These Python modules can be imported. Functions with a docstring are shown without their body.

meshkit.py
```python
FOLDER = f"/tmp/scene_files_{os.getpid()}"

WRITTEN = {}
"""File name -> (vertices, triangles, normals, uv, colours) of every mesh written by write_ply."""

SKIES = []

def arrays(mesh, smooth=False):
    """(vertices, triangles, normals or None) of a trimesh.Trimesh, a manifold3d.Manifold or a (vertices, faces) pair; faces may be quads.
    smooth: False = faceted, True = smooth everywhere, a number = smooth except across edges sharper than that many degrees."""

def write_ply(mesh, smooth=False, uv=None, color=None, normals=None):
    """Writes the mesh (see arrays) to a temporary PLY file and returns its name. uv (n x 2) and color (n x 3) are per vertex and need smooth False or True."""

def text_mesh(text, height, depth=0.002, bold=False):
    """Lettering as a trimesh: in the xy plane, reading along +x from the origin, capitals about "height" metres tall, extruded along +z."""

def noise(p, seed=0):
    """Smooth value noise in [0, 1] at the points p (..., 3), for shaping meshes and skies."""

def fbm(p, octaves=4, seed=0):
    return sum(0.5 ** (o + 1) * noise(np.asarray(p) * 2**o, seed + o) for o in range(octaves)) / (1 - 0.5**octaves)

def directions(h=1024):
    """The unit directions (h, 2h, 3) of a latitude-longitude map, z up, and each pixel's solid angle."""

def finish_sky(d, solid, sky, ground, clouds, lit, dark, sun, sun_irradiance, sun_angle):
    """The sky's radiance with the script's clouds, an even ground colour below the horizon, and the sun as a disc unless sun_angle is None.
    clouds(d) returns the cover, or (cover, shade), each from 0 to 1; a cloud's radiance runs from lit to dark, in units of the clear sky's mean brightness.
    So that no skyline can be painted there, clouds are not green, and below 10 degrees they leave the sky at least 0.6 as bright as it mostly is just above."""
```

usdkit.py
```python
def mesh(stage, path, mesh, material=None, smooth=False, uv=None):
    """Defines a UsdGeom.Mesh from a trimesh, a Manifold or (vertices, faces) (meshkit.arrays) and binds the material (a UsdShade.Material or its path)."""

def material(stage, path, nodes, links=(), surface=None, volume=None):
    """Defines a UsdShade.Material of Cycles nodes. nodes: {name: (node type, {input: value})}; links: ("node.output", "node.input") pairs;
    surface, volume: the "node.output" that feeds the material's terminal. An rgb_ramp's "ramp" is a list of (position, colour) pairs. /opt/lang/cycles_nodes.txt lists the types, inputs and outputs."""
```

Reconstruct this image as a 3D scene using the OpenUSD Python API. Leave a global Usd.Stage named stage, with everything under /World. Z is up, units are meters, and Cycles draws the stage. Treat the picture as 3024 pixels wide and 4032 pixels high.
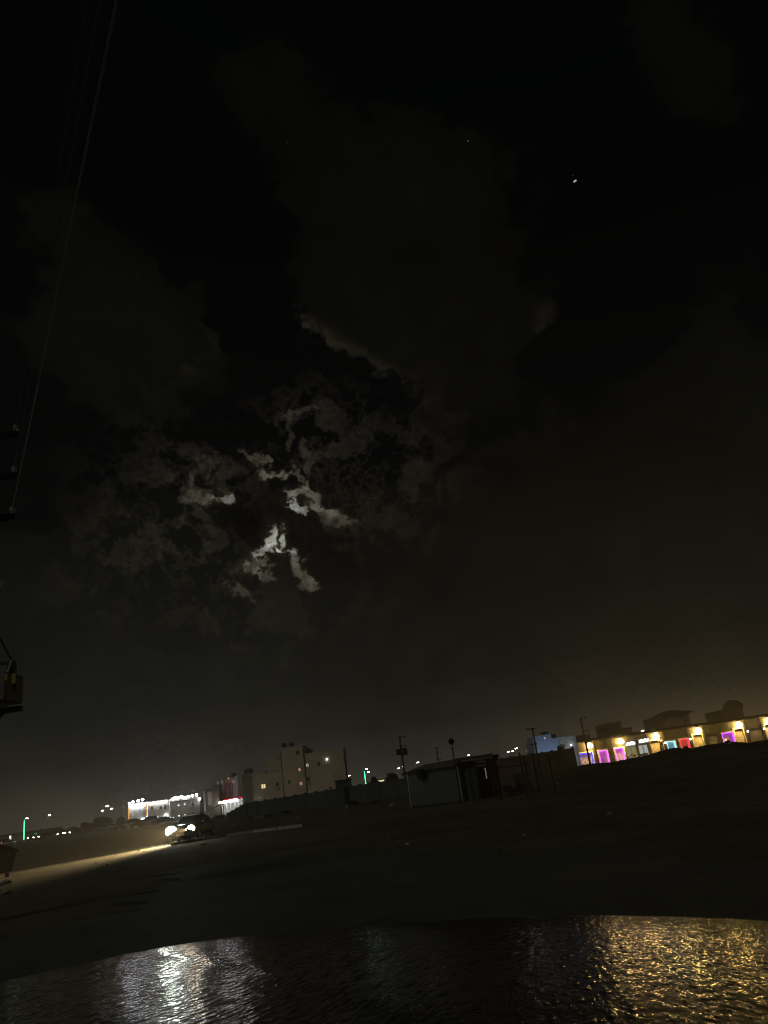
import math, random
import numpy as np, trimesh
import usdkit, meshkit
from pxr import Usd, UsdGeom, UsdLux, UsdShade, Gf, Sdf, Vt

stage = Usd.Stage.CreateInMemory()
UsdGeom.SetStageUpAxis(stage, 'Z'); UsdGeom.SetStageMetersPerUnit(stage, 1.0)
UsdGeom.Xform.Define(stage, '/World'); UsdGeom.Scope.Define(stage, '/World/Looks')
rng = np.random.default_rng(7); random.seed(7)

# ------------------------------------------------------------------ camera
EYE = 1.62; F_PX = 2967.0; PITCH = math.radians(19.7); ROLL = math.radians(8.0)
cp, sp, cr, sr = math.cos(PITCH), math.sin(PITCH), math.cos(ROLL), math.sin(ROLL)
FW = np.array([0, cp, sp]); R0 = np.array([1.0, 0, 0]); U0 = np.array([0, -sp, cp])
RT = cr * R0 - sr * U0; UP = sr * R0 + cr * U0
CAM = np.array([0, 0, EYE])
cam = UsdGeom.Camera.Define(stage, '/World/camera')
M = Gf.Matrix4d(*RT, 0, *UP, 0, *(-FW), 0, *CAM, 1)
cam.AddTransformOp().Set(M)
cam.CreateHorizontalApertureAttr(26.0); cam.CreateFocalLengthAttr(26.0 * F_PX / 3024)
cam.CreateClippingRangeAttr((0.05, 20000.0))
cam.CreateExposureAttr(0.0)

def ray(px, py):
    "direction through a pixel of the 3024 x 4032 photograph"
    return FW + RT * (px - 1512) / F_PX + UP * (2016 - py) / F_PX
def P(px, py, Y):
    "point at depth Y behind a pixel"
    d = ray(px, py); return CAM + d * (Y / d[1])
def G(px, py, z=0.0):
    "where a pixel's ray meets the level z"
    d = ray(px, py); return CAM + d * ((z - EYE) / d[2])
def HZ(px): return 3088 + (1512 - px) * math.tan(ROLL)
def unit(v): v = np.asarray(v, float); return v / np.linalg.norm(v)

# ------------------------------------------------------------------ sky (moonlit night with broken cloud)
MOON = unit(ray(1085, 2075)); KEY = unit([-.62, -.66, .62]); KEY_EL = math.asin(KEY[2]); KEY_AZ = math.atan2(KEY[0], KEY[1])
E1 = unit(np.cross(MOON, [0, 0, 1.0])); E2 = np.cross(E1, MOON)
def uvm(px, py):
    d = ray(px, py); k = d @ MOON; return (d @ E1 / k, d @ E2 / k)

class X:
    "a small builder of shader graphs: nodes and links from expressions"
    def __init__(s): s.n, s.l, s.k = {}, [], 0
    def node(s, kind, out, consts=None, **links):
        s.k += 1; nm = 'n%d' % s.k; c = dict(consts or {})
        for k, v in links.items():
            if isinstance(v, str): s.l.append((v, nm + '.' + k))
            else: c[k] = v
        s.n[nm] = (kind, c); return nm + '.' + out
    def m(s, op, a, b=0.0, c=0.0, clamp=False): return s.node('math', 'value', {'math_type': op, 'use_clamp': clamp}, value1=a, value2=b, value3=c)
    def add(s, a, b): return s.m('add', a, b)
    def sub(s, a, b): return s.m('subtract', a, b)
    def mul(s, a, b): return s.m('multiply', a, b)
    def step(s, v, a, b, lo=0.0, hi=1.0): return s.node('map_range', 'result', {'range_type': 'smoothstep', 'clamp': True, 'from_min': a, 'from_max': b, 'to_min': lo, 'to_max': hi}, value=v)
    def dot(s, a, b): return s.node('vector_math', 'value', {'math_type': 'dot_product'}, vector1=a, vector2=b)
    def vadd(s, a, b): return s.node('vector_math', 'vector', {'math_type': 'add'}, vector1=a, vector2=b)
    def vscale(s, a, k): return s.node('vector_math', 'vector', {'math_type': 'scale'}, vector1=a, scale=k)
    def noise(s, v, scale, detail=5, rough=0.55, dist=0.0, out='fac'): return s.node('noise_texture', out, {'scale': scale, 'detail': detail, 'roughness': rough, 'distortion': dist}, vector=v)
    def cmul(s, col, k):
        w = s.node('combine_color', 'color', {'color_type': 'rgb'}, r=k, g=k, b=k)
        return s.node('mix', 'color', {'mix_type': 'multiply', 'fac': 1.0}, color1=col, color2=w)
    def cadd(s, a, b): return s.node('mix', 'color', {'mix_type': 'add', 'fac': 1.0}, color1=a, color2=b)
    def cmix(s, f, a, b): return s.node('mix', 'color', {'mix_type': 'mix'}, fac=f, color1=a, color2=b)

SKY_GAIN = 1.0
def sky_material():
    x = X()
    d = x.node('geometry', 'position')
    sep = x.node('separate_xyz', 'z', vector=d)
    z = sep
    k = x.m('maximum', x.dot(d, tuple(MOON)), 0.05)
    u0 = x.m('divide', x.dot(d, tuple(E1)), k); v0 = x.m('divide', x.dot(d, tuple(E2)), k)
    # warped coordinates so that the outlines of the cloud masses are ragged
    wz = x.noise(d, 9.0, 4, 0.62, out='color')
    ws = x.node('separate_xyz', 'x', vector=wz); wn = ws.split('.')[0]
    u = x.add(u0, x.m('multiply_add', ws, 0.16, -0.08)); v = x.add(v0, x.m('multiply_add', wn + '.y', 0.16, -0.08))
    uv = x.node('combine_xyz', 'vector', x=u, y=v)
    def blob(px, py, sx, sy, rot=0.0, w=uv):
        a, b = uvm(px, py)
        q = x.node('mapping', 'vector', {'mapping_type': 'texture', 'location': (a, b, 0), 'rotation': (0, 0, rot), 'scale': (1.414 * sx / F_PX, 1.414 * sy / F_PX, 1)}, vector=w)
        return x.m('power', 0.36788, x.dot(q, q))
    # cover of the high cloud masses
    cov = x.m('multiply_add', x.noise(d, 4.2, 3, 0.62), 1.0, -0.42)
    for a, px, py, sx, sy, rot in ((.6, 1780, 900, 330, 330, 0), (.5, 1480, 640, 190, 200, 0), (.55, 1330, 1130, 170, 130, -.5), (.5, 1650, 1350, 330, 170, 0), (.6, 560, 1190, 190, 150, -.3), (.5, 700, 1330, 110, 80, -.4), (.45, 330, 1000, 160, 170, 0), (.4, 330, 1420, 220, 150, 0), (.45, 1040, 330, 190, 160, -.3), (.4, 2750, 250, 220, 210, 0), (.45, 2700, 1500, 420, 230, 0), (.3, 130, 820, 150, 110, 0),
                                   (-.8, 900, 950, 130, 260, .75), (-.7, 1120, 1420, 260, 70, -.55), (-.55, 1480, 1640, 50, 150, .1), (-.6, 2440, 950, 130, 330, 0), (-.5, 1950, 230, 260, 170, 0), (-.4, 720, 620, 170, 200, 0), (-.4, 60, 1500, 110, 130, 0), (-.4, 2260, 1400, 130, 80, 0), (-.4, 380, 500, 200, 160, 0)):
        cov = x.m('multiply_add', blob(px, py, sx, sy, rot), a, cov)
    low = x.step(z, 0.44, 0.30)
    cov = x.add(cov, x.mul(low, 0.55))
    cov = x.add(cov, x.m('multiply_add', x.noise(d, 15.0, 5, .66), .9, -.45))
    thick = cov
    cov = x.step(cov, 0.24, 0.44)
    # clear sky between the clouds
    sky = x.node('sky_texture', 'color', {'sky_type': 'single_scattering', 'sun_disc': False, 'sun_elevation': KEY_EL, 'sun_rotation': KEY_AZ, 'aerosol_density': 0.4})
    clear = x.cmul(sky, 0.00028)
    # lit cloud: town glow on the undersides, brighter and browner towards the horizon
    glow = x.node('rgb_ramp', 'color', {'ramp': [(0.0, (.0520, .0450, .0345)), (0.03, (.0370, .0325, .0255)), (0.07, (.0165, .0154, .0121)), (0.12, (.0076, .0077, .0060)), (0.20, (.0044, .0046, .0035)), (0.32, (.0026, .0027, .0020)), (0.5, (.0021, .0022, .0014)), (0.75, (.0016, .0017, .0010)), (1.0, (.0012, .0012, .0008))]}, fac=z)
    east = x.step(x.dot(d, (0.93, 0.36, 0)), 0.35, 0.95)
    glow = x.cmix(x.mul(east, x.step(z, 0.12, 0.0)), glow, x.node('mix', 'color', {'mix_type': 'multiply', 'fac': 1.0, 'color2': (1.2, 1.1, 0.62)}, color1=glow))
    tex = x.m('multiply_add', x.noise(d, 7.0, 5, 0.68), 1.2, 0.42)
    cloud = x.cmul(glow, x.mul(tex, x.step(thick, .2, 1.1, .8, 1.25)))
    base = x.cmix(cov, clear, cloud)
    # moonlit filigree round the hidden moon
    wob = x.noise(d, 26.0, 3, 0.6, out='color')
    wx = x.node('separate_xyz', 'x', vector=wob); wb = wx.split('.')[0]
    u2 = x.add(u0, x.m('multiply_add', wx, 0.05, -0.025)); v2 = x.add(v0, x.m('multiply_add', wb + '.y', 0.05, -0.025)); uv2 = x.node('combine_xyz', 'vector', x=u2, y=v2)
    def masks(rows):
        out = None
        for a, px, py, sx, sy, rot in rows:
            b = x.mul(blob(px, py, sx, sy, rot, uv2), a); out = b if out is None else x.add(out, b)
        return out
    near_rows = ((.95, 1078, 2110, 16, 34, .25), (.95, 1114, 2116, 14, 36, -.3), (.8, 1048, 2168, 40, 13, .55), (.65, 1112, 2160, 36, 9, -.2), (.22, 1012, 2232, 36, 22, 0), (.16, 1045, 2266, 34, 14, -.4), (.22, 1165, 2185, 18, 30, .5), (.20, 1185, 2245, 22, 44, .4), (.15, 1212, 2300, 26, 20, 0), (.45, 1140, 1962, 9, 30, .4), (.55, 1152, 1996, 30, 8, -.5), (.40, 1178, 2012, 40, 8, -.2), (.24, 1185, 1950, 30, 9, .2), (.20, 1235, 1960, 50, 16, -.6), (.22, 1275, 2005, 50, 14, -.4), (.13, 1185, 1870, 14, 70, .3), (.06, 1215, 1800, 20, 60, .1), (.12, 1340, 2050, 60, 22, -.3),
                 (.26, 1095, 1868, 48, 16, .15), (.24, 1045, 1885, 16, 14, 0), (.34, 890, 1972, 46, 12, -.45), (.10, 820, 1965, 70, 22, -.2), (.08, 780, 1930, 14, 60, .4), (.13, 1010, 1795, 56, 16, -.5), (.11, 1055, 1810, 20, 14, 0), (.06, 820, 1820, 50, 24, .7), (.06, 1180, 1610, 70, 16, .3), (.05, 1140, 1680, 16, 60, 0), (.09, 1215, 2200, 12, 10, 0), (.10, 945, 2330, 60, 14, -.7))
    n35 = x.noise(d, 34.0, 3, 0.66); n90 = x.noise(d, 90.0, 4, 0.68)
    shape = bright = None
    for a, px, py, sx, sy, rot in near_rows:
        b = blob(px, py, sx * 1.02, sy * 1.02, rot, uv2)
        shape = b if shape is None else x.m('maximum', shape, b)
        b = x.mul(b, a * 1.2); bright = b if bright is None else x.add(bright, b)
    shape = x.add(shape, x.add(x.m('multiply_add', n35, 1.7, -.85), x.m('multiply_add', n90, 1.9, -.95)))
    crisp = x.mul(x.step(shape, .30, .84), x.m('multiply_add', x.step(n90, .36, .60), .85, x.step(shape, 1.15, .62, .0, .55)))
    far_b = masks(((.10, 800, 1930, 120, 110, 0), (.08, 1200, 1700, 140, 130, .3), (.075, 840, 2240, 150, 90, -.6), (.06, 1350, 1950, 130, 170, 0), (.045, 1620, 1850, 160, 220, 0), (.035, 600, 2000, 210, 260, 0), (.035, 1080, 2480, 300, 110, 0), (.03, 480, 2250, 230, 150, 0)))
    nf = x.noise(d, 17.0, 5, 0.66, 0.2)
    filam = x.m('absolute', x.m('multiply_add', x.noise(d, 21.0, 4, 0.62), 2.0, -1.0))
    ftex = x.add(x.mul(x.step(nf, .50, .58), x.step(nf, .72, .54, .25, 1.0)), x.mul(x.step(filam, .09, .0), .5))
    amt = x.add(x.mul(bright, x.m('multiply_add', crisp, .30, .012)), x.mul(x.mul(far_b, ftex), .13))
    edge = masks(((.010, 1330, 1370, 120, 34, -.6), (.014, 1180, 1290, 80, 40, -.6), (.011, 760, 1400, 60, 40, .6), (.010, 1480, 1500, 110, 60, -.3), (.008, 2160, 1280, 30, 60, 0)))
    amt = x.add(amt, x.mul(edge, x.mul(cov, x.step(thick, .75, .35))))
    # the thick dark cloud just in front of the moon
    hole = x.add(x.mul(blob(1010, 2030, 95, 60, .3, uv2), 0.85), x.mul(blob(1330, 2230, 120, 90, 0, uv2), 0.45))
    base = x.cmul(base, x.m('subtract', 1.0, hole, clamp=True))
    tone = x.cmix(x.step(amt, .02, .16), (1.0, .84, .58), (.96, .97, .84))
    base = x.cadd(base, x.cmul(tone, amt))
    # stars
    for px, py, r, a, ln in ((2264, 713, 3.4, .5, 1.0), (1843, 555, 2.6, .10, 0), (2255, 690, 3, .02, 0), (540, 1083, 2.2, .02, 0), (660, 1063, 2.2, .015, 0), (1130, 560, 2.5, .02, 0), (2620, 420, 2.2, .01, 0)):
        for o in ((-2.6, 1.8), (2.6, -1.8)) if ln else ((0, 0),):
            s_ = unit(ray(px + o[0], py + o[1]))
            dist = x.node('vector_math', 'value', {'math_type': 'distance'}, vector1=d, vector2=tuple(s_))
            base = x.cadd(base, x.cmul((.72, 1.0, .82), x.mul(x.step(dist, 1.3 * r / F_PX, 0.4 * r / F_PX), a)))
    bg = x.node('background_shader', 'background', {'strength': 0.1}, color=x.cmul(base, 10.0 * SKY_GAIN))
    return usdkit.material(stage, '/World/Looks/night_sky', x.n, x.l, surface=bg)

dome = UsdLux.DomeLight.Define(stage, '/World/sky')
dome.GetPrim().SetCustomDataByKey('kind', 'structure')
UsdShade.MaterialBindingAPI.Apply(dome.GetPrim()).Bind(sky_material())
moon = UsdLux.DistantLight.Define(stage, '/World/moonlight')
moon.CreateIntensityAttr(0.038); moon.CreateAngleAttr(15.0); moon.CreateNormalizeAttr(True)
moon.CreateColorAttr(Gf.Vec3f(.94, .96, .80))
zb = KEY; xb = unit(np.cross([0, 0, 1.0], zb)); yb = np.cross(zb, xb)
moon.AddTransformOp().Set(Gf.Matrix4d(*xb, 0, *yb, 0, *zb, 0, 0, 0, 40, 1))

HAZE = 0.0014

# ------------------------------------------------------------------ helpers: prims
used = {}
def fresh(parent, name):
    k = (str(parent), name); n = used.get(k, -1) + 1; used[k] = n
    return f'{parent}/{name}' if n == 0 else f'{parent}/{name}_{n:03d}'
def data(prim, label=None, cat=None, group=None, kind=None):
    for k, v in (('label', label), ('category', cat), ('group', group), ('kind', kind)):
        if v: prim.SetCustomDataByKey(k, v)
    return prim
def thing(name, label, cat, loc=(0, 0, 0), rz=0.0, group=None, scale=None):
    x = UsdGeom.Xform.Define(stage, fresh('/World', name)); x.AddTranslateOp().Set(Gf.Vec3d(*map(float, loc)))
    if rz: x.AddRotateZOp().Set(math.degrees(rz))
    if scale: x.AddScaleOp().Set(Gf.Vec3f(scale, scale, scale))
    return data(x.GetPrim(), label, cat, group)
def part(name, mesh, mat, parent, smooth=False, label=None, kind=None):
    path = parent.GetPath() if hasattr(parent, 'GetPath') else parent
    m = usdkit.mesh(stage, fresh(path, name), mesh, mat, smooth)
    return data(m.GetPrim(), label, None, None, kind)
def solo(name, mesh, mat, label, cat, group=None, smooth=False, kind=None):
    m = usdkit.mesh(stage, fresh('/World', name), mesh, mat, smooth)
    return data(m.GetPrim(), label, cat, group, kind)
def struct(name, mesh, mat, smooth=False): return solo(name, mesh, mat, None, None, None, smooth, 'structure')
def copy(src, label, loc, rz=0.0, scale=None, group=None):
    name = src.GetName(); name = name[:-4] if name[-4:-3] == '_' and name[-3:].isdigit() else name
    cd = src.GetCustomData()
    r = thing(name, label, cd['category'], loc, rz, group or cd.get('group'), scale)
    r.GetReferences().AddInternalReference(src.GetPath()); r.SetInstanceable(True)
    return r

# ------------------------------------------------------------------ helpers: shapes
def cat(ms): return trimesh.util.concatenate([m for m in ms if m is not None])
def box(x0, x1, y0, y1, z0, z1):
    m = trimesh.creation.box([x1 - x0, y1 - y0, z1 - z0]); m.apply_translation([(x0 + x1) / 2, (y0 + y1) / 2, (z0 + z1) / 2]); return m
def tube(a, b, r0, r1=None, n=10):
    a, b = np.asarray(a, float), np.asarray(b, float); r1 = r0 if r1 is None else r1
    d = unit(b - a); e = unit(np.cross(d, [0.31, .2, .93] if abs(d[2]) < .9 else [1, 0, 0])); g = np.cross(d, e)
    t = np.arange(n) / n * 2 * np.pi; ring = np.cos(t)[:, None] * e + np.sin(t)[:, None] * g
    v = np.vstack([a + ring * r0, b + ring * r1, [a], [b]]); f = []
    for i in range(n):
        j = (i + 1) % n; f += [[i, j, n + j], [i, n + j, n + i], [2 * n, j, i], [2 * n + 1, n + i, n + j]]
    return trimesh.Trimesh(v, f, process=False)
def path_tube(pts, r, n=8):
    pts = np.asarray(pts, float); k = len(pts); v, f = [], []
    rr = np.broadcast_to(r, k)
    for i in range(k):
        d = unit(pts[min(i + 1, k - 1)] - pts[max(i - 1, 0)]); e = unit(np.cross(d, [0.05, .1, 1.0] if abs(d[2]) < .95 else [1, 0, 0])); g = np.cross(d, e)
        for j in range(n): a = 2 * np.pi * j / n; v.append(pts[i] + rr[i] * (np.cos(a) * e + np.sin(a) * g))
    for i in range(k - 1):
        for j in range(n):
            q = (j + 1) % n; f += [[i * n + j, i * n + q, (i + 1) * n + q], [i * n + j, (i + 1) * n + q, (i + 1) * n + j]]
    v += [pts[0], pts[-1]]
    for j in range(n):
        q = (j + 1) % n; f += [[k * n, q, j], [k * n + 1, (k - 1) * n + j, (k - 1) * n + q]]
    return trimesh.Trimesh(v, f, process=False)
def ball(c, r, sub=2, sc=(1, 1, 1)):
    m = trimesh.creation.icosphere(sub, r); m.apply_scale(sc); m.apply_translation(c); return m
def lathe(profile, n=16):
    return trimesh.creation.revolve(np.asarray(profile, float), sections=n)
def rbox(sx, sy, sz, r=.03):
    "rounded box centred at the origin"
    import manifold3d as m3
    s = m3.Manifold.sphere(r, 8)
    return to_tm(m3.Manifold.batch_hull([s.translate((a * (sx / 2 - r), b * (sy / 2 - r), c * (sz / 2 - r))) for a in (-1, 1) for b in (-1, 1) for c in (-1, 1)]))
def to_tm(man):
    m = man.to_mesh(); return trimesh.Trimesh(m.vert_properties[:, :3], m.tri_verts, process=False)
def cut(a, cutters):
    return trimesh.boolean.difference([a] + list(cutters), engine='manifold') if cutters else a
def moved(m, t, rz=0.0):
    m = m.copy()
    if rz: m.apply_transform(trimesh.transformations.rotation_matrix(rz, [0, 0, 1]))
    m.apply_translation(t); return m

class Frame:
    "a vertical plane of a building: u to the right, z up, d out towards the street"
    def __init__(s, pl, yl, pr, yr, z0=0.0):
        a, b = P(pl, HZ(pl), yl), P(pr, HZ(pr), yr)
        s.o = np.array([a[0], a[1], z0]); w = np.array([b[0] - a[0], b[1] - a[1], 0]); s.w = np.linalg.norm(w)
        s.u = w / s.w; s.n = np.array([s.u[1], -s.u[0], 0]); s.rz = math.atan2(s.u[1], s.u[0])
    def uv(s, px, py):
        d = ray(px, py); t = ((s.o - CAM) @ s.n) / (d @ s.n); q = CAM + d * t - s.o
        return q @ s.u, q[2] + s.o[2] - s.o[2]
    def uz(s, px, py): a = s.uv(px, py); return a[0], a[1]
    # local space: x = u, y = -d, z
    def box(s, u0, u1, z0, z1, d0, d1): return box(min(u0, u1), max(u0, u1), -max(d0, d1), -min(d0, d1), min(z0, z1), max(z0, z1))
    def rect(s, px0, py0, px1, py1):
        "upright rectangle (u0,u1,z0,z1) whose corners lie behind the two pixels"
        a, b = s.uv(px0, py0), s.uv(px1, py1); return min(a[0], b[0]), max(a[0], b[0]), min(a[1], b[1]), max(a[1], b[1])
    def centred(s, px, py, w, h):
        "rectangle w x h pixels big about a pixel"
        a = s.uv(px, py); Y = s.o[1] + s.u[1] * a[0]; k = Y / 3153.; q = Y / 3349.
        return a[0] - w * k / 2, a[0] + w * k / 2, a[1] - h * q / 2, a[1] + h * q / 2
    def world(s, u, z, d=0.0): return s.o + s.u * u + s.n * d + np.array([0, 0, z])
    def thing(s, name, label, category, group=None): return thing(name, label, category, s.o, s.rz, group)

# ------------------------------------------------------------------ materials
def mat(name, col, rough=.7, var=.25, scale=3.0, metallic=0.0, bump=0.0, bscale=20.0, coat=0.0, spec=.5, col2=None):
    col = np.array(col, float); c2 = col * (1 - var) if col2 is None else np.array(col2, float)
    x = X(); pos = x.node('geometry', 'position')
    n1 = x.noise(pos, scale, 6, .6, .3); n2 = x.noise(pos, scale * 9, 4, .6)
    f = x.step(x.add(x.mul(n1, .7), x.mul(n2, .3)), .35, .65)
    base = x.cmix(f, tuple(c2), tuple(col * (1 + var * .3)))
    links = dict(base_color=base)
    if bump:
        h = x.noise(pos, bscale, 6, .6)
        links['normal'] = x.node('bump', 'normal', {'strength': bump, 'distance': .05}, height=h)
    b = x.node('principled_bsdf', 'BSDF', {'roughness': rough, 'metallic': metallic, 'coat_weight': coat, 'specular_ior_level': spec}, **links)
    return usdkit.material(stage, '/World/Looks/' + name, x.n, x.l, surface=b)
def lamp_mat(name, col, power):
    return usdkit.material(stage, '/World/Looks/' + name, {'e': ('emission', {'color': col, 'strength': power})}, [], surface='e.emission')
def glass_mat(name, tint=(.03, .035, .04), rough=.06):
    return usdkit.material(stage, '/World/Looks/' + name, {'p': ('principled_bsdf', {'base_color': tint, 'roughness': rough, 'specular_ior_level': .6, 'coat_weight': .5})}, [], surface='p.BSDF')

plaster = mat('beige_plaster', (.52, .44, .33), .85, .22, .35, bump=.25, bscale=6)
plaster2 = mat('grey_plaster', (.27, .25, .215), .85, .25, .4, bump=.25, bscale=6)
plaster_dark = mat('dark_plaster', (.12, .105, .085), .85, .25, .5)
white_plaster = mat('white_plaster', (.62, .61, .60), .8, .15, .3, bump=.2, bscale=5)
blue_plaster = mat('pale_blue_plaster', (.40, .50, .66), .8, .12, .3)
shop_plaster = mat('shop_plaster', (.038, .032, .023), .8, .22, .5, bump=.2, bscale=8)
shop_trim = mat('shop_trim', (.55, .47, .33), .75, .15, .8)
blockwork = mat('block_wall', (.11, .115, .12), .9, .3, .6, bump=.5, bscale=7)
redbrick = mat('brown_block_wall', (.20, .13, .085), .9, .35, .7, bump=.5, bscale=7)
cabin_skin = mat('cabin_panel', (.105, .115, .11), .55, .18, .7)
dark_metal = mat('dark_metal', (.03, .03, .03), .5, .3, 4, metallic=.4)
galv = mat('galvanised_steel', (.30, .30, .29), .45, .25, 5, metallic=.6)
wood_pole = mat('wood_pole', (.09, .065, .045), .85, .35, 6, bump=.3)
concrete = mat('kerb_concrete', (.38, .36, .31), .85, .25, 2, bump=.3)
shutter_m = mat('shutter_metal', (.42, .35, .24), .5, .18, 2)
shutter_g = mat('shutter_grey', (.30, .27, .23), .5, .2, 2)
shutter_p = mat('shutter_pale', (.50, .44, .40), .55, .15, 2)
red_panel = mat('red_cladding', (.42, .05, .05), .45, .2, 2)
rubber = mat('rubber', (.02, .02, .02), .8, .2, 8)
bin_m = mat('black_bin_steel', (.009, .010, .010), .9, .4, 4, spec=.03)
glass = glass_mat('dark_glass')
ceramic = mat('porcelain', (.55, .53, .5), .25, .1, 6)
litter_m = mat('litter_plastic', (.62, .60, .56), .5, .15, 12)
rock_m = mat('pale_rock', (.34, .29, .22), .9, .3, 5, bump=.5)
leaf_dark = mat('dark_foliage', (.045, .055, .025), .7, .5, .9)
leaf_dry = mat('dry_scrub', (.16, .135, .07), .8, .4, 2)
bark = mat('bark', (.07, .05, .035), .9, .3, 8)
yellow_plate = mat('yellow_plate', (.42, .32, .07), .5, .1, 9)
carpaint_w = mat('white_car_paint', (.60, .61, .63), .3, .05, 2, coat=1)
carpaint_s = mat('silver_car_paint', (.30, .31, .33), .3, .05, 2, metallic=.6, coat=1)
carpaint_d = mat('dark_car_paint', (.035, .037, .042), .3, .1, 2, coat=1)
L_white = lamp_mat('lamp_white', (1.0, .97, .92), 26)
L_flood = lamp_mat('lamp_flood', (.93, .96, 1.0), 46)
L_spot = lamp_mat('lamp_small_white', (.95, .97, 1.0), 9)
L_sodium = lamp_mat('lamp_sodium', (1.0, .66, .19), 112)
L_street = lamp_mat('lamp_street', (1.0, .95, .86), 22)
L_green = lamp_mat('led_green', (.06, 1.0, .42), 3.5)
L_green2 = lamp_mat('led_green_dim', (.06, .55, .16), .35)
L_blue = lamp_mat('led_blue', (.07, .05, 1.0), 2.89)
L_violet = lamp_mat('led_violet', (.55, .06, 1.0), 3.06)
L_magenta = lamp_mat('led_magenta', (.85, .10, 1.0), 3.06)
L_cyan = lamp_mat('led_cyan', (.22, .75, 1.0), 2.55)
L_red = lamp_mat('led_red', (1.0, .02, .05), 2.72)
L_amber = lamp_mat('led_amber', (1.0, .42, .02), 1.6)
L_neon = lamp_mat('neon_white', (.95, .98, 1.0), 6)
L_tail = lamp_mat('tail_red', (1.0, .03, .03), 16)
L_head = lamp_mat('headlight_white', (.92, 1.0, .82), 130)
L_head2 = lamp_mat('headlight_warm', (1.0, .80, .50), 60)
L_farcar = lamp_mat('far_headlight', (1.0, .93, .75), 8)
W_yellow = lamp_mat('lit_pane_yellow', (1.0, .86, .42), .95)
W_peach = lamp_mat('lit_pane_peach', (1.0, .60, .40), .34)
W_white = lamp_mat('lit_pane_white', (1.0, .96, .82), .42)
W_bright = lamp_mat('lit_pane_bright', (.97, .98, 1.0), 1.6)
W_shop = lamp_mat('lit_shop_interior', (.88, .95, .88), .42)
W_shopwarm = lamp_mat('lit_shop_interior_warm', (1.0, .85, .45), .22)
W_orange = lamp_mat('lamp_orange', (1.0, .55, .15), 5)

# ------------------------------------------------------------------ terrain
CR = [(1700, .0), (1950, .12), (2150, .45)] + [(px, P(px, py, 60)[2]) for px, py in
      ((2260, 3019), (2330, 3010), (2400, 3004), (2440, 2996), (2500, 2983), (2540, 2976), (2580, 2963), (2620, 2949), (2660, 2943), (2690, 2947), (2720, 2945), (2760, 2938), (2800, 2931), (2860, 2921), (2900, 2923), (2940, 2927), (2975, 2921), (3024, 2916))] + [(3200, .9), (3500, 1.1), (3900, .7), (4500, 0)]
CRX = np.array([P(px, HZ(px), 60)[0] for px, _ in CR]); CRZ = np.array([z for _, z in CR])
def sm(t): t = np.clip(t, 0, 1); return t * t * (3 - 2 * t)
def gz(x, y):
    x, y = np.asarray(x, float), np.asarray(y, float)
    xs = x * 60 / np.maximum(y, 20) * (y > 20) + x * 3 * (y <= 20)
    crest = np.interp(np.where((y > 40) & (y < 80), x * 60 / np.maximum(y, 1), x), CRX, CRZ, 0, 0)
    bell = sm((y - 38) / 20) * (1 - sm((y - 64) / 26))
    p = np.stack([x, y, 0 * x], -1)
    lump = (meshkit.fbm(p * .35, 4, 3) - .5) * .26 + (meshkit.fbm(p * 1.3, 3, 9) - .5) * .20 - .10
    z = crest * bell + lump * np.clip(crest * bell * 1.2, 0, 1) * bell
    rough = (meshkit.fbm(p * .22, 3, 21) - .5) * .05 * sm((y - 16) / 12) * (1 - sm((y - 110) / 30))
    return z + rough
def gz1(x, y): return float(gz(np.array([x]), np.array([y]))[0])

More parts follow.
